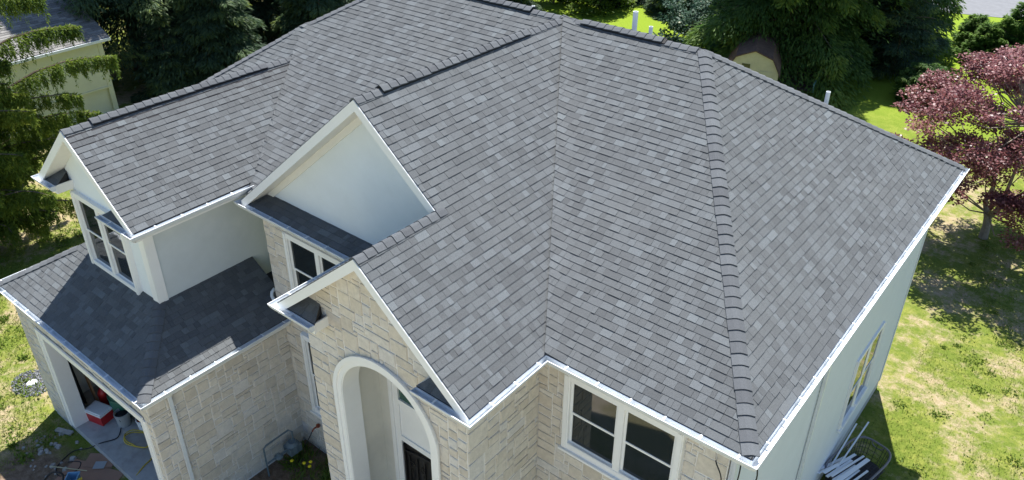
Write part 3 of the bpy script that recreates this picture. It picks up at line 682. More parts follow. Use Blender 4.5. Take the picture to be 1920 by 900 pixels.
for i, (x, y, h, r, lb) in enumerate(((-12.9, 34.9, 19, 5.6, "broad dark hemlock with its trunk just behind the shed"), (-10.4, 42.0, 21, 4.5, "tall hemlock at the right end of the big evergreens beside the far road"),
                                      (-15.2, 41.5, 15, 4.4, "tall hemlock at the left end of the big evergreens above the shed roof"), (-14.0, 46.5, 18, 5.0, "tallest hemlock at the back between the other two big evergreens"))):
    conifer("hemlock_tree", (x, y, 0), h, r, 120, 210, M_HEM, lb, "big hemlocks behind the shed", low=.10, droop=.5, leaf=(.26, .07), power=.55, fan=.34, seed=40 + i)
conifer("evergreen_tree", (-8.0, 38.2, 0), 8.0, 2.7, 70, 260, M_DARKC, "dark evergreen in front of the hemlocks left of the purple maple", low=.05, droop=.3, leaf=(.2, .055), seed=51)
conifer("evergreen_bush", (-5.6, 34.9, 0), 2.0, 1.5, 60, 320, M_HEM, "low rounded dark green bush beside the left edge of the purple maple", low=.02, droop=.1, power=.4, leaf=(.15, .055), seed=52)
for i, (x, y, h, r, lb) in enumerate(((-3.2, 43.5, 3.6, 1.35, "tall feathery cypress in bright lawn at the upper right edge"), (-5.6, 44.6, 2.2, 1.0, "small feathery cypress nearest the hemlocks on the bright lawn"), (-4.6, 43.0, 2.3, 1.0, "small feathery cypress standing between the taller cypress and its smaller neighbour"), (-1.6, 41.5, 3.0, 1.3, "feathery cypress partly hidden behind the top of the purple maple"))):
    conifer("cypress_tree", (x, y, 0), h, r, 90, 300, M_ARB, lb, "young cypresses on the far lawn", low=.03, droop=-.25, power=.7, leaf=(.22, .055), fan=.28, seed=60 + i)
DK = "dark young spruce in the row along the far lawn behind the ridge"
for i, (x, y, h, r) in enumerate(((-23.0, 40.5, 4.6, 2.0), (-20.0, 38.8, 4.4, 2.0), (-27.6, 41.0, 5.6, 2.2), (-17.0, 37.6, 3.6, 1.8), (-30.2, 41.6, 6.2, 2.3), (-17.5, 42.5, 5.2, 2.1))):
    conifer("spruce_tree", (x, y, 0), h, r, 80, 250, M_DARKC, DK, "young spruces along the far lawn", low=.03, droop=.25, leaf=(.21, .055), seed=70 + i)
def broadleaf(name, base, pads, material, label, leaf=.12, per=220, flat=.45, bark=M_BARK, limbs=True, group=None, seed=0, trunk=None, cat="tree"):
    """pads: (x, y, z, radius) clumps of leaves relative to the base"""
    rng = np.random.default_rng(seed); b = np.array(base, float); root = tree_root(name, base, label, cat, group); PP = []; TT = []
    m = MB()
    if trunk: 
        for pts, rs in trunk: m.tube([b + np.array(p) for p in pts], rs, 8)
    tops = [b + np.array(p[-1]) for p, r_ in trunk] if trunk else [b]
    for (x, y, z, r) in pads:
        k = int(per * (r / .7) ** 2); u_ = unit(rng.normal(0, 1, (k, 3))) * (rng.random(k) ** .4)[:, None] * r; u_[:, 2] *= flat
        u_ *= 1 + .25 * np.sin(u_[:, :1] * 7 + x * 3) * np.cos(u_[:, 1:2] * 6 + y)
        PP.append(b + np.array([x, y, z]) + u_); TT.append(rng.normal(.48, .1) + rng.normal(0, .17, k))
        if limbs:
            q = b + np.array([x, y, z - r * flat * .3]); tp = min(tops, key=lambda t_: np.linalg.norm((t_ - q)) + (5 if t_[2] > q[2] else 0)); md = (tp * .5 + q * .5) + rng.normal(0, .12, 3) - np.array([0, 0, .1])
            m.tube([tp, md, q], [.035, .022, .008], 5, caps=False)
    P = np.concatenate(PP); T_ = np.concatenate(TT); n = len(P); P[:, 2] = np.maximum(P[:, 2], .04)
    A = rng.normal(0, 1, (n, 3)); A[:, 2] = A[:, 2] * .5 - .25; N = unit(np.array([0, 0, 1.0]) + rng.normal(0, .5, (n, 3))); sc_ = rng.uniform(.7, 1.4, n)
    if m.v: m.build("trunk", bark, root)
    leaf_object("crown", P, A, N, leaf * sc_, leaf * .75 * sc_, T_, material, root, loc=tuple(b)); return root
# purple maple
conifer('evergreen_tree', (-35.6, 11.2, 0), 4.5, 1.7, 80, 220, M_DARKC, 'short dark evergreen at the foot of the tall ones by the neighbouring house corner', low=.03, droop=.35, leaf=(.22, .055), seed=34)
conifer('evergreen_tree', (-40.3, 12.2, 0), 21, 5.4, 170, 200, M_DARKC, 'tallest dark evergreen right beside the neighbouring house gable, shading its roof', low=.14, droop=.4, power=.6, leaf=(.25, .06), seed=33)
rp = random.Random(5); pads = []
for k in range(138):
    a = rp.random() * 2 * math.pi; q = rp.random() ** .5; hz = rp.random()
    zz = 2.75 + 4.1 * hz; rr_ = 3.9 * (math.sin(math.pi * (.16 + .72 * hz)) ** .8) * (.30 + .72 * q)
    pads.append((.45 + rr_ * math.cos(a), -.5 + rr_ * math.sin(a), zz + .35 * (1 - q), rp.uniform(.42, .85)))
pads += [(-3.3, -.9, 3.1, .7), (-3.9, -.8, 3.2, .55), (-2.7, -1.2, 2.9, .75), (-2.1, -1.6, 2.6, .7), (-2.9, 0, 4.0, .7), (-1.3, -2.2, 2.4, .7), (1.2, -2.8, 1.7, .6), (1.9, -2.6, 1.9, .7), (.9, -2.2, 2.1, .6)]
broadleaf("maple_tree", (.09, 22.5, 0), pads, M_MAPLE, "purple-leaved maple with a forked trunk on the right lawn", leaf=.092, per=560, flat=.34, bark=M_MBARK, seed=5,
          trunk=[([(0, 0, -.05), (-.02, 0, .5), (-.10, -.02, 1.0)], [.17, .14, .13]), ([(-.08, 0, .8), (-.32, -.1, 1.5), (-.22, -.15, 2.1), (-.35, -.1, 2.9)], [.12, .085, .075, .05]),
                 ([(-.05, 0, .85), (.25, 0, 1.5), (.75, -.1, 2.2), (1.1, -.2, 3.0)], [.11, .08, .07, .04]), ([(.1, 0, 1.2), (.2, .1, 2.0), (.25, .1, 3.4), (.3, .1, 4.6)], [.07, .06, .05, .03])])
# a second crown stands just outside the frame; its shade lies on the lawn at the right edge
rp = random.Random(8)
# bright shrubs behind the ridge
for i, (x, y, rx, h, lb) in enumerate(((-30.5, 37.2, 2.3, 3.6, "bright sunlit shrub behind the left part of the ridge"), (-27.2, 38.0, 2.2, 3.2, "yellow-green shrub just left of the white vent pipe"), (-33.8, 35.6, 2.3, 3.6, "shaded green shrub beside the dark evergreens behind the ridge"))):
    rp = random.Random(20 + i); pd = []
    for k in range(60):
        a = rp.random() * 6.283; q = rp.random() ** .5; z = rp.random(); pd.append((rx * q * math.cos(a) * (1 - .4 * z), rx * q * math.sin(a) * (1 - .4 * z), .3 + (h - .3) * z, rp.uniform(.4, .75)))
    broadleaf("shrub", (x, y, 0), pd, M_SHRUB, lb, leaf=.2, per=120, flat=.6, seed=30 + i, limbs=False, cat="shrub", trunk=[([(0, 0, 0), (0, 0, h * .6)], [.08, .03])])
rp = random.Random(29)
for i, (x, y, rx, h, lb) in enumerate(((-18.8, 35.0, 2.3, 2.9, "blue-green leafy shrub behind the right end of the ridge"), (-15.3, 32.6, 1.5, 2.5, "pale-flowered blue-green shrub beside the shed roof"))):
    pd = []
    for k in range(50):
        a = rp.random() * 6.283; q = rp.random() ** .5; z = rp.random(); pd.append((rx * q * math.cos(a) * (1 - .3 * z), rx * q * math.sin(a) * (1 - .3 * z), .3 + (h - .3) * z, rp.uniform(.4, .7)))
    broadleaf("shrub", (x, y, 0), pd, M_BLUE, lb, leaf=.17, per=130, flat=.6, seed=37 + i, limbs=False, cat="shrub", trunk=[([(0, 0, 0), (0, 0, h * .6)], [.06, .03])])
# drooping spruce at the left edge
def weeping_spruce(base, h, tips, n_more, label, seed=3):
    rng = np.random.default_rng(seed); b = np.array(base, float); root = tree_root("spruce_tree", base, label); m = MB()
    m.tube([b + np.array([0, 0, h * k - .05]) for k in (0, .06, .4, .8, 1)], [.34, .27, .2, .09, .02], 10); m.build("trunk", M_BARK, root)
    specs = [(np.array(t_, float), None, 1.0) for t_ in tips]
    for i in range(n_more):
        t = .04 + .93 * (i + rng.random()) / n_more; a = i * 2.39996 + rng.normal(0, .3); L = 6.2 * (1 - t) ** .62 * rng.uniform(.65, 1.05) + .3
        specs.append((b + np.array([math.cos(a) * L, math.sin(a) * L, h * t - .12 * L]), None, 1))
    PP = []; AA = []; TT = []; bm = MB()
    for tip, _, dn in specs:
        d = tip - b; L = math.hypot(d[0], d[1]); z0 = max(.6, tip[2] - .38 * L + rng.uniform(-.3, .3)); s = np.linspace(0, 1, 9)
        path = b[None] + np.stack([d[0] * s, d[1] * s, z0 + (tip[2] - z0) * s + .13 * L * np.sin(np.pi * s ** 1.3) - .0 * s], 1)
        path[:, :2] += rng.normal(0, .08, (9, 2)) * s[:, None]
        bm.tube([Vector(p) for p in path], .035 + .006 * L, 5, r2=.012, caps=False)
        ns = int(32 * L); u_ = rng.random(ns) ** .7; u_ = .10 + .90 * u_
        f = u_ * 8; i0 = np.clip(f.astype(int), 0, 7); fr = (f - i0)[:, None]; pt = path[i0] * (1 - fr) + path[i0 + 1] * fr
        hd = np.array([d[0], d[1], 0]) / L; q = np.array([-hd[1], hd[0], 0]); side = rng.choice((-1, 1), ns); lw = rng.random(ns) * (.10 + .55 * np.sin(np.pi * u_ ** .8) * .75) 
        st = pt + q * (side * lw)[:, None] + hd * (lw * .4)[:, None] + np.array([0, 0, -1]) * (lw * .22)[:, None]
        dl = rng.uniform(.30, .85, ns) * (1.1 - .5 * u_) + (rng.random(ns) < .12) * rng.uniform(.2, .6, ns)
        tb = rng.normal(.46, .10) + rng.normal(0, .09, ns)
        for c in range(26):                                     # side twig towards the strand, then the hanging strand itself
            g_ = ((c + rng.random(ns)) / 26) ** .8; tap = .055 * (1.15 - g_); P = st + np.stack([rng.normal(0, 1, ns) * tap, rng.normal(0, 1, ns) * tap, -dl * g_], 1); PP.append(P)
            AA.append(np.stack([rng.normal(0, .55, ns), rng.normal(0, .55, ns), -np.full(ns, .8)], 1) + hd * .25); TT.append(tb + rng.normal(0, .1, ns) + .16 * (g_ > .75) - .02)
        for c in range(9):
            g_ = rng.random(ns); P = pt + (st - pt) * g_[:, None]; PP.append(P); AA.append(q * (side * .8)[:, None] + hd * .7 + rng.normal(0, .35, (ns, 3)) - np.array([0, 0, .15])); TT.append(tb + rng.normal(0, .1, ns) + .2)  # twig leaves tinted lighter, painting in the sunlit tops of the branches
    bm.build("branch_wood", M_BARK, root)
    P = np.concatenate(PP); A = np.concatenate(AA); T_ = np.concatenate(TT); n = len(P); keep = P[:, 2] > .08; P, A, T_ = P[keep], A[keep], T_[keep]; n = len(P)
    N = rng.normal(0, 1, (n, 3)); leaf_object("crown", P, A, N, rng.uniform(.10, .17, n), rng.uniform(.024, .042, n), T_, M_SPRUCE, root, loc=tuple(b))
weeping_spruce((-28.4, -2.0, 0), 15, [(-26, 3.5, 7.35), (-26, 4.35, 6.05), (-26, 2.8, 5.05), (-26, 2.4, 8.6), (-25.5, .2, 2.5), (-25.5, .6, 1.5), (-25.5, -.7, 1.3), (-25, .1, 4.0), (-26, 1.0, 6.8), (-26, 1.2, 5.6), (-25.6, .4, 3.3), (-26.2, 3.2, 4.2), (-25.2, -.6, 5.0), (-25.2, -.8, 3.0), (-26, .5, 7.8), (-26.3, .5, 5.2), (-26.3, 0, 4.4), (-26, -.5, 2.2), (-26.5, .3, 6.3), (-25.6, .8, 2.2), (-26.5, 1.8, 3.6), (-26.2, 2.2, 3.0), (-26.3, 1.4, 4.6), (-25.8, .3, 1.0)], 46, "big spruce with drooping branches at the left edge beside the neighbouring house")
# grass blades and weeds where the lawn is near
def scatter(name, n, box, material, label, L=(.05, .14), Wd=.02, hole=None, clump=0, seed=1, tmean=.5, spread=.5):
    rng = np.random.default_rng(seed); x0, x1, y0, y1 = box
    if clump:
        c = np.stack([rng.uniform(x0, x1, clump), rng.uniform(y0, y1, clump)], 1); ci = rng.integers(0, clump, n); rad_ = rng.uniform(.05, .22, clump)
        xy = c[ci] + rng.normal(0, 1, (n, 2)) * rad_[ci][:, None]; tt = rng.normal(tmean, .18, clump)[ci]
    else:
        xy = np.stack([rng.uniform(x0, x1, n), rng.uniform(y0, y1, n)], 1); tt = np.full(n, tmean)
        f = np.sin(xy[:, 0] * 1.3 + 2 * np.sin(xy[:, 1] * .7)) + np.cos(xy[:, 1] * 1.7 + xy[:, 0] * .6) + .7 * np.sin(xy[:, 0] * 3.1 + xy[:, 1] * 2.3); k = f + rng.normal(0, .7, n) > -.5; xy, tt = xy[k], tt[k]
    if hole:
        k = ~((xy[:, 0] > hole[0]) & (xy[:, 0] < hole[1]) & (xy[:, 1] > hole[2]) & (xy[:, 1] < hole[3])); xy, tt = xy[k], tt[k]
    n = len(xy); P = np.concatenate([xy, np.full((n, 1), .0)], 1); A = np.stack([rng.normal(0, spread, n), rng.normal(0, spread, n), np.full(n, .7)], 1)
    return tag(leaf_object(name, P, A, rng.normal(0, 1, (n, 3)), rng.uniform(*L, n), Wd * rng.uniform(.7, 1.4, n), tt + rng.normal(0, .18, n), material), label=label, kind="stuff")
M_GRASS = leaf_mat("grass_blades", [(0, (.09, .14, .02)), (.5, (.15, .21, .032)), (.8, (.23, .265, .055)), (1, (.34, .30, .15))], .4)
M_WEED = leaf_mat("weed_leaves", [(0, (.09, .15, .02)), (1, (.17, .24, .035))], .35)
scatter("grass", 60000, (.2, 9.5, 2, 26), M_GRASS, "thin sunlit grass on the right lawn", L=(.04, .085), Wd=.016, seed=1, tmean=.6)
scatter("grass", 32000, (-27, -16.2, -7.5, 1.5), M_GRASS, "thin sunlit grass on the left lawn", seed=2, hole=(-17.9, -11, -3.7, 2), tmean=.55)
scatter("weeds", 8000, (.2, 9.5, 2, 26), M_WEED, "dark green weeds dotting the right lawn", L=(.06, .12), Wd=.04, clump=300, seed=3, spread=.9)
scatter("weeds", 8000, (-27, -16.2, -7.5, 1.5), M_WEED, "dark green weeds dotting the left lawn", L=(.08, .17), Wd=.045, clump=160, seed=4, hole=(-17.9, -11, -3.9, 2), spread=.9)
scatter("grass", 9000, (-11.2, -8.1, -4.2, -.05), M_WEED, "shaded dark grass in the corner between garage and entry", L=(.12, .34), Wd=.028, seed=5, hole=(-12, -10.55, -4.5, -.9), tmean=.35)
# ------------------------------------------------------------------ neighbouring house and shed
nb = empty("neighbour_house", (-40, 1.5, 0), "pale yellow sided neighbouring house with grey roof behind the spruce", "house")
M_NS = mat("pale_yellow_siding", (.55, .56, .40), .6, .3, noise=.06, scale=2); M_NR = mat("weathered_grey_shingle", rough=.95, spec=.1, tint=[(0, (.13, .125, .12)), (1, (.24, .23, .215))], noise=.3, scale=30)
def lap(name, x, y0, y1, z0, z1, e, mt):
    m = MB(); z = z0
    while z < z1 - .01:
        b_ = min(z + e, z1); m.prism([(x + .02, y0, z), (x + .02, y1, z), (x, y1, b_), (x, y0, b_)], [(x - .15, y0, z), (x - .15, y1, z), (x - .15, y1, b_), (x - .15, y0, b_)]); z = b_
    return m.build(name, mt, nb)
lap("siding", -35.5, -6, 8.15, 1.45, 3.72, .14, M_NS); lap("siding", -35.62, -6, 8.15, 0, 1.38, .14, M_NS)
m = MB(); m.box((-35.60, -6, 1.38), (-35.44, 8.2, 1.45)); m.build("belt_trim", M_NS, nb)
m = MB(); m.box((-35.7, 8.0, 0), (-35.46, 8.22, 3.72)); m.build("corner_board", M_NS, nb)
m = MB(); m.box((-46, 8.05, 0), (-35.7, 8.15, 3.7)); m.prism([(-46, 8.15, 3.7), (-35.7, 8.15, 3.7), (-40.8, 8.15, 6.3)], [(-46, 8.05, 3.7), (-35.7, 8.05, 3.7), (-40.8, 8.05, 6.3)]); m.build("gable_wall", M_NS, nb)
m = MB(); m.box((-35.2, -6.3, 3.66), (-35.08, 8.5, 3.78)); m.build("gutter", M_GUT, nb)
m = MB(); m.box((-35.5, -6.2, 3.62), (-35.2, 8.4, 3.66)); m.build("soffit", M_NS, nb)
rf = MB(); rf.prism([(-35.15, -6.3, 3.8), (-35.15, 8.5, 3.8), (-40.8, 8.5, 6.6), (-40.8, -6.3, 6.6)], [(-35.15, -6.3, 3.7), (-35.15, 8.5, 3.7), (-40.8, 8.5, 6.5), (-40.8, -6.3, 6.5)], 0, .3); rf.prism([(-40.8, -6.3, 6.6), (-40.8, 8.5, 6.6), (-46.4, 8.5, 3.8), (-46.4, -6.3, 3.8)], [(-40.8, -6.3, 6.5), (-40.8, 8.5, 6.5), (-46.4, 8.5, 3.7), (-46.4, -6.3, 3.7)], 0, .3)
nrf = rf.build("roof", M_NR, nb)
m = MB(); rr = random.Random(77); un = V(-5.65, 0, 2.8).normalized(); nn = V(2.8, 0, 5.65).normalized()
for k in range(43):
    yy = -6.3 - rr.random() * .3
    while yy < 8.5:
        wd = rr.uniform(.25, .5); y2 = min(yy + wd - .008, 8.5); o_ = V(-35.15, 0, 3.8) + un * (.146 * k); t = rr.random()
        if y2 > -6.3 and y2 > yy: m.prism([o_ + V(0, max(yy, -6.3), 0) + nn * .02, o_ + V(0, y2, 0) + nn * .02, o_ + V(0, y2, 0) + un * .146 + nn * .006, o_ + V(0, max(yy, -6.3), 0) + un * .146 + nn * .006], [o_ + V(0, max(yy, -6.3), 0), o_ + V(0, y2, 0), o_ + V(0, y2, 0) + un * .146, o_ + V(0, max(yy, -6.3), 0) + un * .146], 0, t, capB=False)
        yy += wd
tag(m.build("shingles", M_NR, nrf), kind="stuff")
# shed with a gambrel roof
shed = empty("garden_shed", (-12.6, 30.6, 0), "cream garden shed with a brown gambrel roof under the trees", "shed")
sd_, se_ = V(-.36, .933, 0), V(.933, .36, 0); so0 = V(-12.28, 28.85, 0)
S = lambda a, l, z: so0 + se_ * a + sd_ * l + V(0, 0, z)
gp = [(-1.25, 0), (1.25, 0), (1.25, 1.75), (.85, 2.42), (0, 2.75), (-.85, 2.42), (-1.25, 1.75)]
M_SHW = mat("cream_shed_boards", (.50, .47, .30), .8, .2, noise=.1, scale=4); M_SHR = mat("brown_shed_roof", (.10, .062, .045), .9, .15, noise=.3, scale=7, dirt=(.16, .10, .07), dscale=1.2, dlo=.5, dhi=.7)
m = MB(); m.prism([S(a, 0, z) for a, z in gp], [S(a, .06, z) for a, z in gp]); m.prism([S(a, 3.6, z) for a, z in gp], [S(a, 3.54, z) for a, z in gp])
for a in (-1.25, 1.20): m.prism([S(a, .06, 0), S(a + .05, .06, 0), S(a + .05, .06, 1.75), S(a, .06, 1.75)], [S(a, 3.54, 0), S(a + .05, 3.54, 0), S(a + .05, 3.54, 1.75), S(a, 3.54, 1.75)])
m.build("wall", M_SHW, shed)
m = MB(); rp_ = [(1.34, 1.62), (.88, 2.46), (0, 2.82), (-.88, 2.46), (-1.34, 1.62)]
for p, q in zip(rp_[:-1], rp_[1:]): m.prism([S(p[0], -.08, p[1]), S(q[0], -.08, q[1]), S(q[0], 3.7, q[1]), S(p[0], 3.7, p[1])], [S(p[0], -.08, p[1] - .05), S(q[0], -.08, q[1] - .05), S(q[0], 3.7, q[1] - .05), S(p[0], 3.7, p[1] - .05)])
m.build("roof", M_SHR, shed)
m = MB(); m.prism([S(a, -.03, z) for a, z in ((.25, 0), (.95, 0), (.95, 1.8), (.25, 1.8))], [S(a, -.005, z) for a, z in ((.25, 0), (.95, 0), (.95, 1.8), (.25, 1.8))]); m.build("door", M_SHW, shed)
m = MB(); m.prism([S(a, -.02, z) for a, z in ((-.55, 1.75), (-.15, 1.75), (-.15, 2.1), (-.55, 2.1))], [S(a, -.004, z) for a, z in ((-.55, 1.75), (-.15, 1.75), (-.15, 2.1), (-.55, 2.1))]); m.build("window", M_GLASS, shed)
# open trailer frame with green rails, in the shade beside the shed
tr = empty("flatbed_trailer", (-11.2, 33, 0), "dark flatbed trailer with green side rails in the shade beside the shed", "trailer")
M_GRN = mat("dull_green_steel", (.10, .20, .17), .45, .4); M_RUST = mat("dark_rusty_boards", (.07, .045, .038), .9, noise=.3, scale=6)
ta, tb_ = V(-.2, .98, 0), V(.98, .2, 0); t0 = V(-11.25, 32.6, 0); TT_ = lambda a, b, z: t0 + tb_ * a + ta * b + V(0, 0, z)
for k in range(7):
    m = MB(); m.beam(TT_(-.95, -1.5 + k * .55, .55), TT_(.95, -1.5 + k * .55, .55), .3, .05); m.build("deck_board", M_RUST, tr)
for a in (-1.05, 1.05):
    m = MB(); m.beam(TT_(a, -1.8, .95), TT_(a, 2.1, .95), .07, .07); m.beam(TT_(a, -1.8, .6), TT_(a, 2.1, .6), .07, .1)
    for k in range(5): m.beam(TT_(a, -1.7 + k * .92, .6), TT_(a, -1.7 + k * .92, .95), .05, .05)
    m.build("side_rail", M_GRN, tr)
    m = MB(); m.tube([TT_(a * 1.12 - .1, .2, .3), TT_(a * 1.12 + .1, .2, .3)], .3, 14); m.build("wheel", M_VENT, tr)
m = MB(); m.beam(TT_(0, -1.8, .5), TT_(0, -2.9, .45), .1, .1); m.build("drawbar", M_RUST, tr)
# ------------------------------------------------------------------ things in and around the garage
M_RED = mat("red_plastic", (.42, .018, .02), .35, .4); M_WPL = mat("white_plastic", (.72, .74, .76), .4, .4); M_GRP = mat("dark_green_plastic", (.03, .13, .085), .45, .4)
M_GRY = mat("grey_plastic", (.30, .32, .33), .5, .3); M_WOOD = mat("tan_wood", (.36, .20, .10), .7, noise=.2, scale=10); M_YEL = mat("yellow_hose", (.50, .38, .05), .5, .3); M_BLK = mat("black_rubber", (.018, .018, .02), .6)
def thing1(mb, name, mt, label, cat, group=None, smooth=False): return tag(mb.build(name, mt, smooth=smooth), label, cat, group)
FZ = .2
cl = empty("cooler", (-16.02, -3.02, FZ), "red cooler box with white lid on the garage floor", "cooler")
m = MB(); ca, cb = V(.97, .25, 0), V(-.25, .97, 0); c0 = V(-16.28, -3.25, FZ)
o_ = c0; q0 = [o_, o_ + ca * .56, o_ + ca * .56 + cb * .38, o_ + cb * .38]; ce = sum(q0, Vector()) / 4
m.prism([ce + (p - ce) * 1.06 + V(0, 0, .30) for p in q0], q0); m.build("body", M_RED, cl)
m = MB(); q1 = [ce + (p - ce) * 1.10 for p in q0]; m.prism([p + V(0, 0, .365) for p in q1], [p + V(0, 0, .302) for p in q1]); m.prism([ce + (p - ce) * .93 + V(0, 0, .385) for p in q0], [ce + (p - ce) * 1.02 + V(0, 0, .366) for p in q0]); m.build("lid", M_WPL, cl)
m = MB(); m.tube([c0 + cb * .05 + V(0, 0, .22) - ca * .03, c0 + cb * .05 + V(0, 0, .28) - ca * .06, c0 + cb * .33 + V(0, 0, .28) - ca * .06, c0 + cb * .33 + V(0, 0, .22) - ca * .03], .012, 6); m.build("handle", M_WPL, cl)
def bucket(x, y, r, h, mt, rim, label, lid=None, name="bucket"):
    rt = empty(name, (x, y, FZ), label, "bucket"); m = MB(); m.lathe((x, y, FZ), [(r * .84, 0), (r * .97, h * .9), (r * 1.03, h * .9), (r * 1.03, h), (r * .93, h), (r * .8, .03)], 20); m.build("body", mt, rt)
    m = MB(); m.tube([(x + r * 1.05 * math.cos(a), y + r * 1.05 * math.sin(a) * .25 - r * .9, FZ + h * .9 - .16 * math.sin(a)) for a in np.linspace(0, math.pi, 9)], .006, 5); m.build("handle", M_BLK, rt)
    if lid: m = MB(); m.lathe((x, y, FZ + h * .8), [(r * .9, 0), (r * .9, .01), (r * .3, .05)], 16); m.build("contents", lid, rt)
    return rt
bucket(-15.38, -2.70, .19, .42, M_GRY, M_BLK, "grey bucket with dark contents in front of the dark green barrel", lid=M_BLK)
bucket(-14.80, -2.45, .17, .38, M_WPL, M_RED, "white and red bucket nearest the door post", lid=M_RED)
m = MB(); m.lathe((-15.80, -2.30, FZ), [(.36, 0), (.44, .15), (.45, .5), (.41, .66), (.33, .78), (.15, .83), (.0001, .84)], 22); 
gb = empty("barrel", (-15.80, -2.30, FZ), "dark green round barrel standing behind the grey bucket", "barrel"); m.build("body", M_GRP, gb, smooth=True)
m = MB(); m.lathe((-15.80, -2.30, FZ + .60), [(.455, 0), (.465, .02), (.455, .04)], 22); m.build("rim_band", M_GRP, gb)
m = MB(); m.lathe((-16.48, -2.62, FZ), [(.12, 0), (.135, .05), (.135, .42), (.1, .52), (.045, .57), (.045, .66)], 16)
gc = empty("gas_cylinder", (-16.48, -2.62, FZ), "small red gas cylinder behind the cooler", "cylinder"); m.build("body", M_RED, gc, smooth=True); m = MB(); m.box((-16.53, -2.65, FZ + .66), (-16.43, -2.59, FZ + .73)); m.build("valve", M_BLK, gc)
for i, (x0, y0, x1, y1, z1, mt, lb) in enumerate(((-16.62, -2.78, -17.34, -2.72, 2.75, M_WOOD, "tan plank leaning left of the red plank inside the garage"), (-16.5, -2.45, -17.34, -2.45, 2.8, M_RED, "red plank leaning beside the tan plank inside the garage"), (-16.9, -2.98, -17.36, -2.95, 2.5, M_DARK, "dark board leaning nearest the door post inside the garage"))):
    m = MB(); m.beam((x0, y0, FZ + .03), (x1, y1, z1), .16, .035, up=(0, 1, 0)); thing1(m, "plank", mt, lb, "plank", "planks leaning in the garage")
for i, (y0, lb) in enumerate(((-1.3, "white sheet leaning nearest the red plank"), (-.55, "white sheet leaning deepest inside the garage"))):
    m = MB(); P = [V(-16.9, y0, FZ), V(-16.9, y0 + .6, FZ), V(-17.38, y0 + .6, 2.5), V(-17.38, y0, 2.5)]; m.prism(P, [p + V(.03, 0, .01) for p in P]); thing1(m, "board_sheet", M_WPL, lb, "board", "white sheets in the garage")
for i, (x, y, x1, y1, z, lb) in enumerate(((-16.1, -1.6, -16.5, -1.1, 1.5, "dark long-handled tool leaning just behind the green barrel"), (-16.25, -1.75, -16.8, -1.3, 1.7, "dark long-handled tool leaning beside the red cylinder"))):
    t_ = empty("garden_tool", (x, y, FZ), lb, "tool", "long-handled tools in the garage"); m = MB(); m.tube([(x, y, FZ + .25), (x1, y1, z)], .018, 6); m.build("handle", M_BLK, t_); m = MB(); m.beam((x + .02, y - .03, FZ + .01), (x - .05, y + .05, FZ + .27), .2, .015, up=(0, 1, 0)); m.build("blade", M_BLK, t_)
def curve_pts(ctrl, n=8):
    P = [Vector(p) for p in ctrl]; out = []
    for i in range(len(P) - 1):
        p0, p1, p2, p3 = P[max(i - 1, 0)], P[i], P[i + 1], P[min(i + 2, len(P) - 1)]
        for k in range(n):
            t = k / n; out.append(.5 * ((2 * p1) + (p2 - p0) * t + (2 * p0 - 5 * p1 + 4 * p2 - p3) * t * t + (3 * p1 - p0 - 3 * p2 + p3) * t ** 3))
    return out + [P[-1]]
rp = random.Random(3); pts = []
for k in range(22):
    a = k * .62; rr_ = .30 + .07 * math.sin(k * 1.3); pts.append((-14.52 + rr_ * 1.25 * math.cos(a), -2.78 + rr_ * .95 * math.sin(a), FZ + .02 + .004 * k))
pts += [(-14.1, -2.65, FZ + .06), (-13.75, -2.85, FZ + .02), (-13.62, -3.2, FZ + .015), (-13.45, -3.6, .16), (-13.3, -4.0, .02), (-13.2, -4.6, .02)]
m = MB(); m.tube(curve_pts(pts, 5), .016, 6); thing1(m, "hose", M_YEL, "yellow hose coiled on the garage floor", "hose", smooth=True)
m = MB(); m.tube(curve_pts([(-15.3, -2.85, FZ + .02), (-15.05, -3.1, FZ + .015), (-15.2, -3.45, FZ + .015), (-15.45, -3.7, .06), (-15.7, -4.0, .02), (-15.5, -4.5, .02), (-15.15, -4.6, .02), (-15.0, -4.25, .02), (-15.2, -4.05, .02), (-15.45, -4.25, .02)], 6), .013, 6); thing1(m, "cable", M_BLK, "black cable running from the garage floor onto the dirt", "cable", smooth=True)
m = MB(); m.beam((-13.85, -2.35, FZ), (-13.8, -2.3, FZ + .3), .25, .2); dr_ = empty("power_tool", (-13.85, -2.35, FZ), "black and yellow power tool at the door post by the hose", "tool"); m.build("body", M_BLK, dr_); m = MB(); m.beam((-13.9, -2.5, FZ + .1), (-13.9, -2.42, FZ + .14), .12, .06); m.build("grip", M_YEL, dr_)
# debris on the dirt
M_RUB = mat("pale_broken_stone", (.30, .29, .27), .9, noise=.25, scale=12); M_CARD = mat("brown_cardboard", (.30, .185, .13), .9, .1, noise=.1, scale=3)
rp = random.Random(12)
def chunk(x, y, r, z=0, hs=.6):
    m = MB(); n = rp.randint(5, 7); B = [(x + r * math.cos(k * 6.283 / n + rp.uniform(-.3, .3)) * rp.uniform(.75, 1.2), y + r * math.sin(k * 6.283 / n) * rp.uniform(.75, 1.2), z) for k in range(n)]; h = r * hs * rp.uniform(.7, 1.3)
    A = [(x + (p[0] - x) * .72 + rp.uniform(-.2, .2) * r, y + (p[1] - y) * .72, z + h * rp.uniform(.8, 1.2)) for p in B]; m.prism(A, B); return m
for k in range(38):
    a, q = rp.random() * 6.283, rp.random() ** .7; x, y = -16.25 + 1.0 * q * math.cos(a) + .2 * q, -4.35 + .62 * q * math.sin(a); r = rp.choice((.03, .04, .045, .06, .085))
    thing1(chunk(x, y, r), "rubble_stone", M_RUB, "pale broken stone in the rubble heap on the shaded dirt", "stone", "rubble stones by the garage")
m = MB(); m.obox((-16.75, -3.95, .02), (.92, .38, 0), (-.38, .92, 0), (0, 0, 1), .5, .13, .05); thing1(m, "broken_slab", M_RUB, "long pale slab offcut at the top of the rubble", "slab")
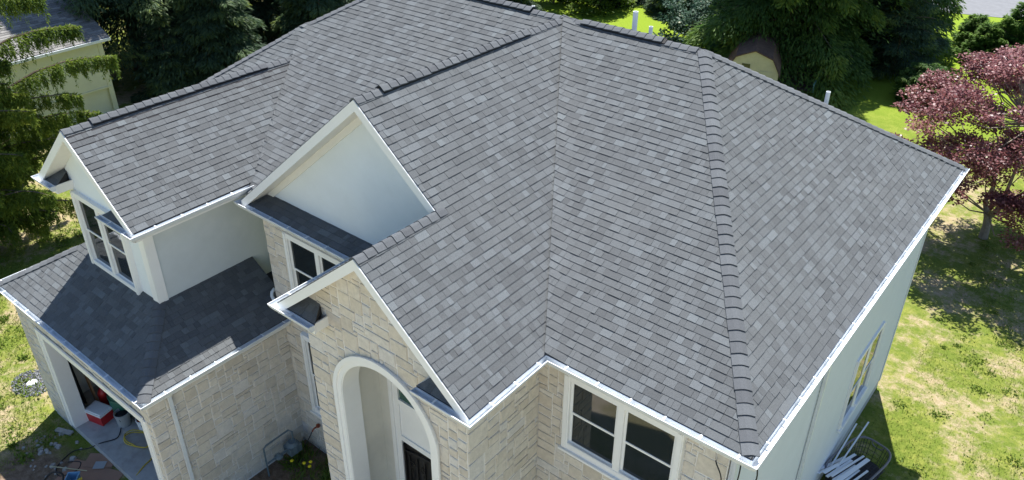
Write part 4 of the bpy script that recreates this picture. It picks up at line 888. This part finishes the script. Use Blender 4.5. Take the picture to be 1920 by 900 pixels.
for i, (o_, a_, l_, w_, lb) in enumerate((((-15.05, -4.95, .012), (.93, .36, 0), 1.5, .95, "large brown cardboard sheet on the dirt before the garage"), ((-15.0, -4.1, .03), (.8, .6, 0), .75, .45, "smaller brown cardboard flap overlapping the large sheet"), ((-14.72, -3.98, .045), (.75, .66, 0), .28, .24, "small dark panel lying on the cardboard corner"))):
    A_ = Vector(a_).normalized(); m = MB(); m.obox(o_, A_, (-A_.y, A_.x, 0), (0, 0, 1), l_, w_, .008); thing1(m, "cardboard_sheet" if i < 2 else "panel", M_CARD if i < 2 else M_GRY, lb, "cardboard" if i < 2 else "panel")
for i, (p, q, lb) in enumerate((((-15.6, -4.6, .06), (-14.75, -4.1, .06), "thin pale stick lying across the upper cardboard"), ((-14.9, -4.75, .06), (-13.6, -4.05, .06), "longer thin pale stick lying across the lower cardboard"))):
    m = MB(); m.beam(p, q, .018, .012); thing1(m, "stick", M_SHW, lb, "stick", "sticks on the cardboard")
m = MB(); bb = empty("storage_tub", (-14.55, -4.55, 0), "light blue tub with yellow edge at the bottom of the dirt", "tub"); m.lathe((-14.55, -4.5, .02), [(.14, 0), (.19, .3), (.205, .3), (.205, .33), (.175, .33), (.13, .04)], 4); m.build("body", mat("light_blue_plastic", (.16, .32, .48), .4, .4), bb); m = MB(); m.beam((-14.36, -4.62, .3), (-14.36, -4.36, .3), .03, .06); m.build("edge_clip", M_YEL, bb)
m = MB(); m.tube(curve_pts([(-15.25, -4.95, .05), (-15.1, -4.75, .3), (-14.85, -4.6, .3), (-14.8, -4.7, .05)], 6), .025, 6); thing1(m, "tool_handle", M_BLK, "black curved handle lying beside the light blue tub", "handle")
# gravel ring with a drain cover
dc = empty("drain_cover", (-19.15, -3.45, 0), "pale drain cover in the middle of the grey gravel patch", "drain cover"); m = MB(); m.lathe((-19.15, -3.45, .0), [(.12, 0), (.12, .05), (.10, .06), (.10, .05)], 14); m.build("lid", M_PVC, dc); m = MB(); m.lathe((-19.15, -3.45, .0), [(.15, 0), (.15, .035), (.121, .035)], 14); m.build("ring", M_GRY, dc)
m = MB(); rp = random.Random(4)
for k in range(1200):
    a, q = rp.random() * 6.283, math.sqrt(rp.random()); x, y = -19.15 + .66 * q * math.cos(a), -3.45 + .50 * q * math.sin(a)
    if math.hypot(x + 19.15, y + 3.45) < .15: continue
    r = rp.uniform(.014, .030); c = chunk(x, y, r, 0, .9); i0 = len(m.v); m.v += c.v; m.f += [tuple(i + i0 for i in f) for f in c.f]; m.m += c.m; t_ = rp.random(); m.t += [t_] * len(c.f)
tag(m.build("gravel", mat("grey_gravel", rough=.9, tint=[(0, (.05, .053, .062)), (.7, (.13, .138, .155)), (1, (.25, .26, .28))])), label="round patch of grey gravel on the left lawn", kind="stuff")
# gas meter, spigot, dandelions in the corner court
M_MET = mat("blue_grey_meter_paint", (.12, .16, .18), .6, .3); gm = empty("gas_meter", (-11.1, -.62, 0), "blue-grey gas meter with pipes low on the garage side wall", "gas meter")
m = MB(); m.lathe((-11.05, -.55, .28), [(.10, 0), (.17, .06), (.17, .30), (.11, .38)], 14); m.box((-11.2, -.72, .33), (-10.9, -.38, .56)); m.build("body", M_MET, gm)
m = MB(); m.lathe((-11.05, -.98, .42), [(.03, 0), (.11, .03), (.11, .07), (.04, .11), (.03, .16)], 14); m.build("regulator", M_MET, gm)
m = MB(); m.tube([(-11.12, -1.3, 0), (-11.12, -1.3, .95), (-11.12, -1.22, 1.0), (-11.12, -.55, 1.0), (-11.05, -.50, .95), (-11.05, -.50, .66)], .022, 7); m.tube([(-11.05, -1.3, .5), (-11.05, -.98, .5), (-11.05, -.62, .5)], .025, 7); m.build("pipe", M_MET, gm)
m = MB(); m.lathe((-10.63, .0, 1.0), [(.05, 0), (.05, .06)], 10); m.tube([(-10.63, .02, 1.03), (-10.63, -.14, 1.03), (-10.66, -.17, .95)], .02, 7); sp = empty("hose_tap", (-10.63, 0, .9), "small rusty outdoor tap on the wall beside the entry", "tap"); m.build("body", mat("rusty_metal", (.25, .06, .03), .7), sp); m = MB(); m.tube(curve_pts([(-10.66, -.17, .95), (-10.8, -.25, .6), (-10.95, -.3, .3), (-10.98, -.35, .05)], 4), .012, 5); m.build("tube", M_BLK, sp)
for i, (x, y, h) in enumerate(((-10.72, -.85, .42), (-10.40, -.72, .45), (-10.22, -.70, .44), (-10.30, -.60, .46))):
    d_ = empty("dandelion", (x, y, 0), "yellow flower rising from the shaded grass beside the gas meter", "flower", "yellow flowers by the gas meter"); m = MB(); m.tube([(x, y, 0), (x + .01, y, h)], .008, 5); m.build("stem", M_WEED, d_)
    m = MB(); m.lathe((x + .01, y, h), [(.012, 0), (.045, .02), (.042, .035), (.01, .045)], 10); m.build("flower_head", mat("yellow_petals", (.75, .62, .02), .7) if i == 0 else bpy.data.materials["yellow_petals"], d_)
# ------------------------------------------------------------------ right side: wire cart of white offcuts, loose wires at the corner
ct = empty("wire_cart", (.30, 7.85, 0), "black wire-mesh tub beside the siding wall holding white offcuts", "cart")
M_CART = mat("black_coated_wire", (.02, .018, .02), .45, .4); M_RIM = mat("grey_tub_rim", (.16, .15, .16), .45, .4)
ca_, cb_ = V(.20, .98, 0).normalized(), V(.98, -.20, 0).normalized(); cc_ = V(.30, 7.85, 0)
def sup(a, rx, ry, z, k=.55):
    c, s = math.cos(a), math.sin(a); return cc_ + ca_ * (rx * math.copysign(abs(c) ** k, c)) + cb_ * (ry * math.copysign(abs(s) ** k, s)) + V(0, 0, z)
RX, RYY, ZT = .95, .50, .62
m = MB(); m.tube([sup(t * math.pi / 24, RX, RYY, ZT) for t in range(49)], .028, 7, caps=False); m.build("rim", M_RIM, ct)
m = MB()
for t in range(40): m.tube([sup(t * math.pi / 20, RX, RYY, ZT), sup(t * math.pi / 20, RX * .88, RYY * .86, .08)], .006, 4, caps=False)
for z in (.2, .34, .48): m.tube([sup(t * math.pi / 20, RX * (.86 + .22 * z), RYY * (.84 + .25 * z), z) for t in range(41)], .006, 4, caps=False)
for k in range(-8, 9):
    m.tube([cc_ + ca_ * (k * .1) - cb_ * (RYY * .8) + V(0, 0, .09), cc_ + ca_ * (k * .1) + cb_ * (RYY * .8) + V(0, 0, .09)], .008, 4)
for k in range(-4, 5): m.tube([cc_ - ca_ * (RX * .82) + cb_ * (k * .1) + V(0, 0, .095), cc_ + ca_ * (RX * .82) + cb_ * (k * .1) + V(0, 0, .095)], .008, 4)
m.build("wire_mesh", M_CART, ct)
m = MB(); m.prism([sup(t * math.pi / 16, RX * .86, RYY * .84, .075) for t in range(32)], [sup(t * math.pi / 16, RX * .8, RYY * .8, .05) for t in range(32)]); m.build("tray", M_CART, ct)
m = MB(); m.tube([cc_ + ca_ * (RX + .02) + cb_ * (.16 * math.cos(t * math.pi / 8)) + V(0, 0, ZT - .05) - V(0, 0, .14 * math.sin(t * math.pi / 8)) for t in range(9)], .014, 6); m.build("handle", M_RIM, ct)
rp = random.Random(9)
for i in range(9):
    off = -.40 + .075 * i; l0 = rp.uniform(-1.3, -1.05); L_ = rp.uniform(1.15, 1.65); w_ = rp.choice((.05, .07, .10, .11)); sl_ = rp.uniform(.05, .14)
    p0 = cc_ + ca_ * (l0 + L_) + cb_ * (off + rp.uniform(-.03, .03)) + V(0, 0, .34 + .03 * (i % 4)); p1 = cc_ + ca_ * l0 + cb_ * (off + .05 * (i - 4) * .3) + V(0, 0, .66 + sl_)
    m = MB(); m.beam(p0, p1, w_, .02); thing1(m, "trim_offcut", M_WPL, "white trim offcut lying in the black wire tub", "offcut", "white offcuts in the wire tub")
for i, (p, q, lb) in enumerate((((-.05, 7.2, .55), (.10, 9.0, .95), "longest thin white strip sticking up out of the wire tub"), ((-.18, 7.3, .55), (-.12, 8.75, .95), "thin white strip nearest the wall sticking up out of the wire tub"))):
    m = MB(); m.beam(p, q, .035, .02); thing1(m, "trim_strip", M_WPL, lb, "strip")
wl = ((((.02, .2, 6.82), (.06, .22, 6.5), (-.02, .24, 6.1), (.0, .22, 5.4)), "black wire hanging at the very corner below the gutter", M_BLK), (((-.22, .24, 6.75), (-.2, .2, 6.4), (-.23, .22, 5.9), (-.2, .2, 5.3)), "thin black wire hanging left of the corner below the gutter", M_BLK), (((-.62, .30, 6.35), (-.56, .18, 6.42), (-.44, .16, 6.2), (-.42, .2, 5.7), (-.45, .2, 5.3)), "looped black wire poking out of the stone right of the window", M_BLK))
for pts_, lb, mt in wl:
    m = MB(); m.tube(curve_pts(pts_, 5), .011, 6); thing1(m, "wire", mt, lb, "wire", "loose wires at the house corner", smooth=True)
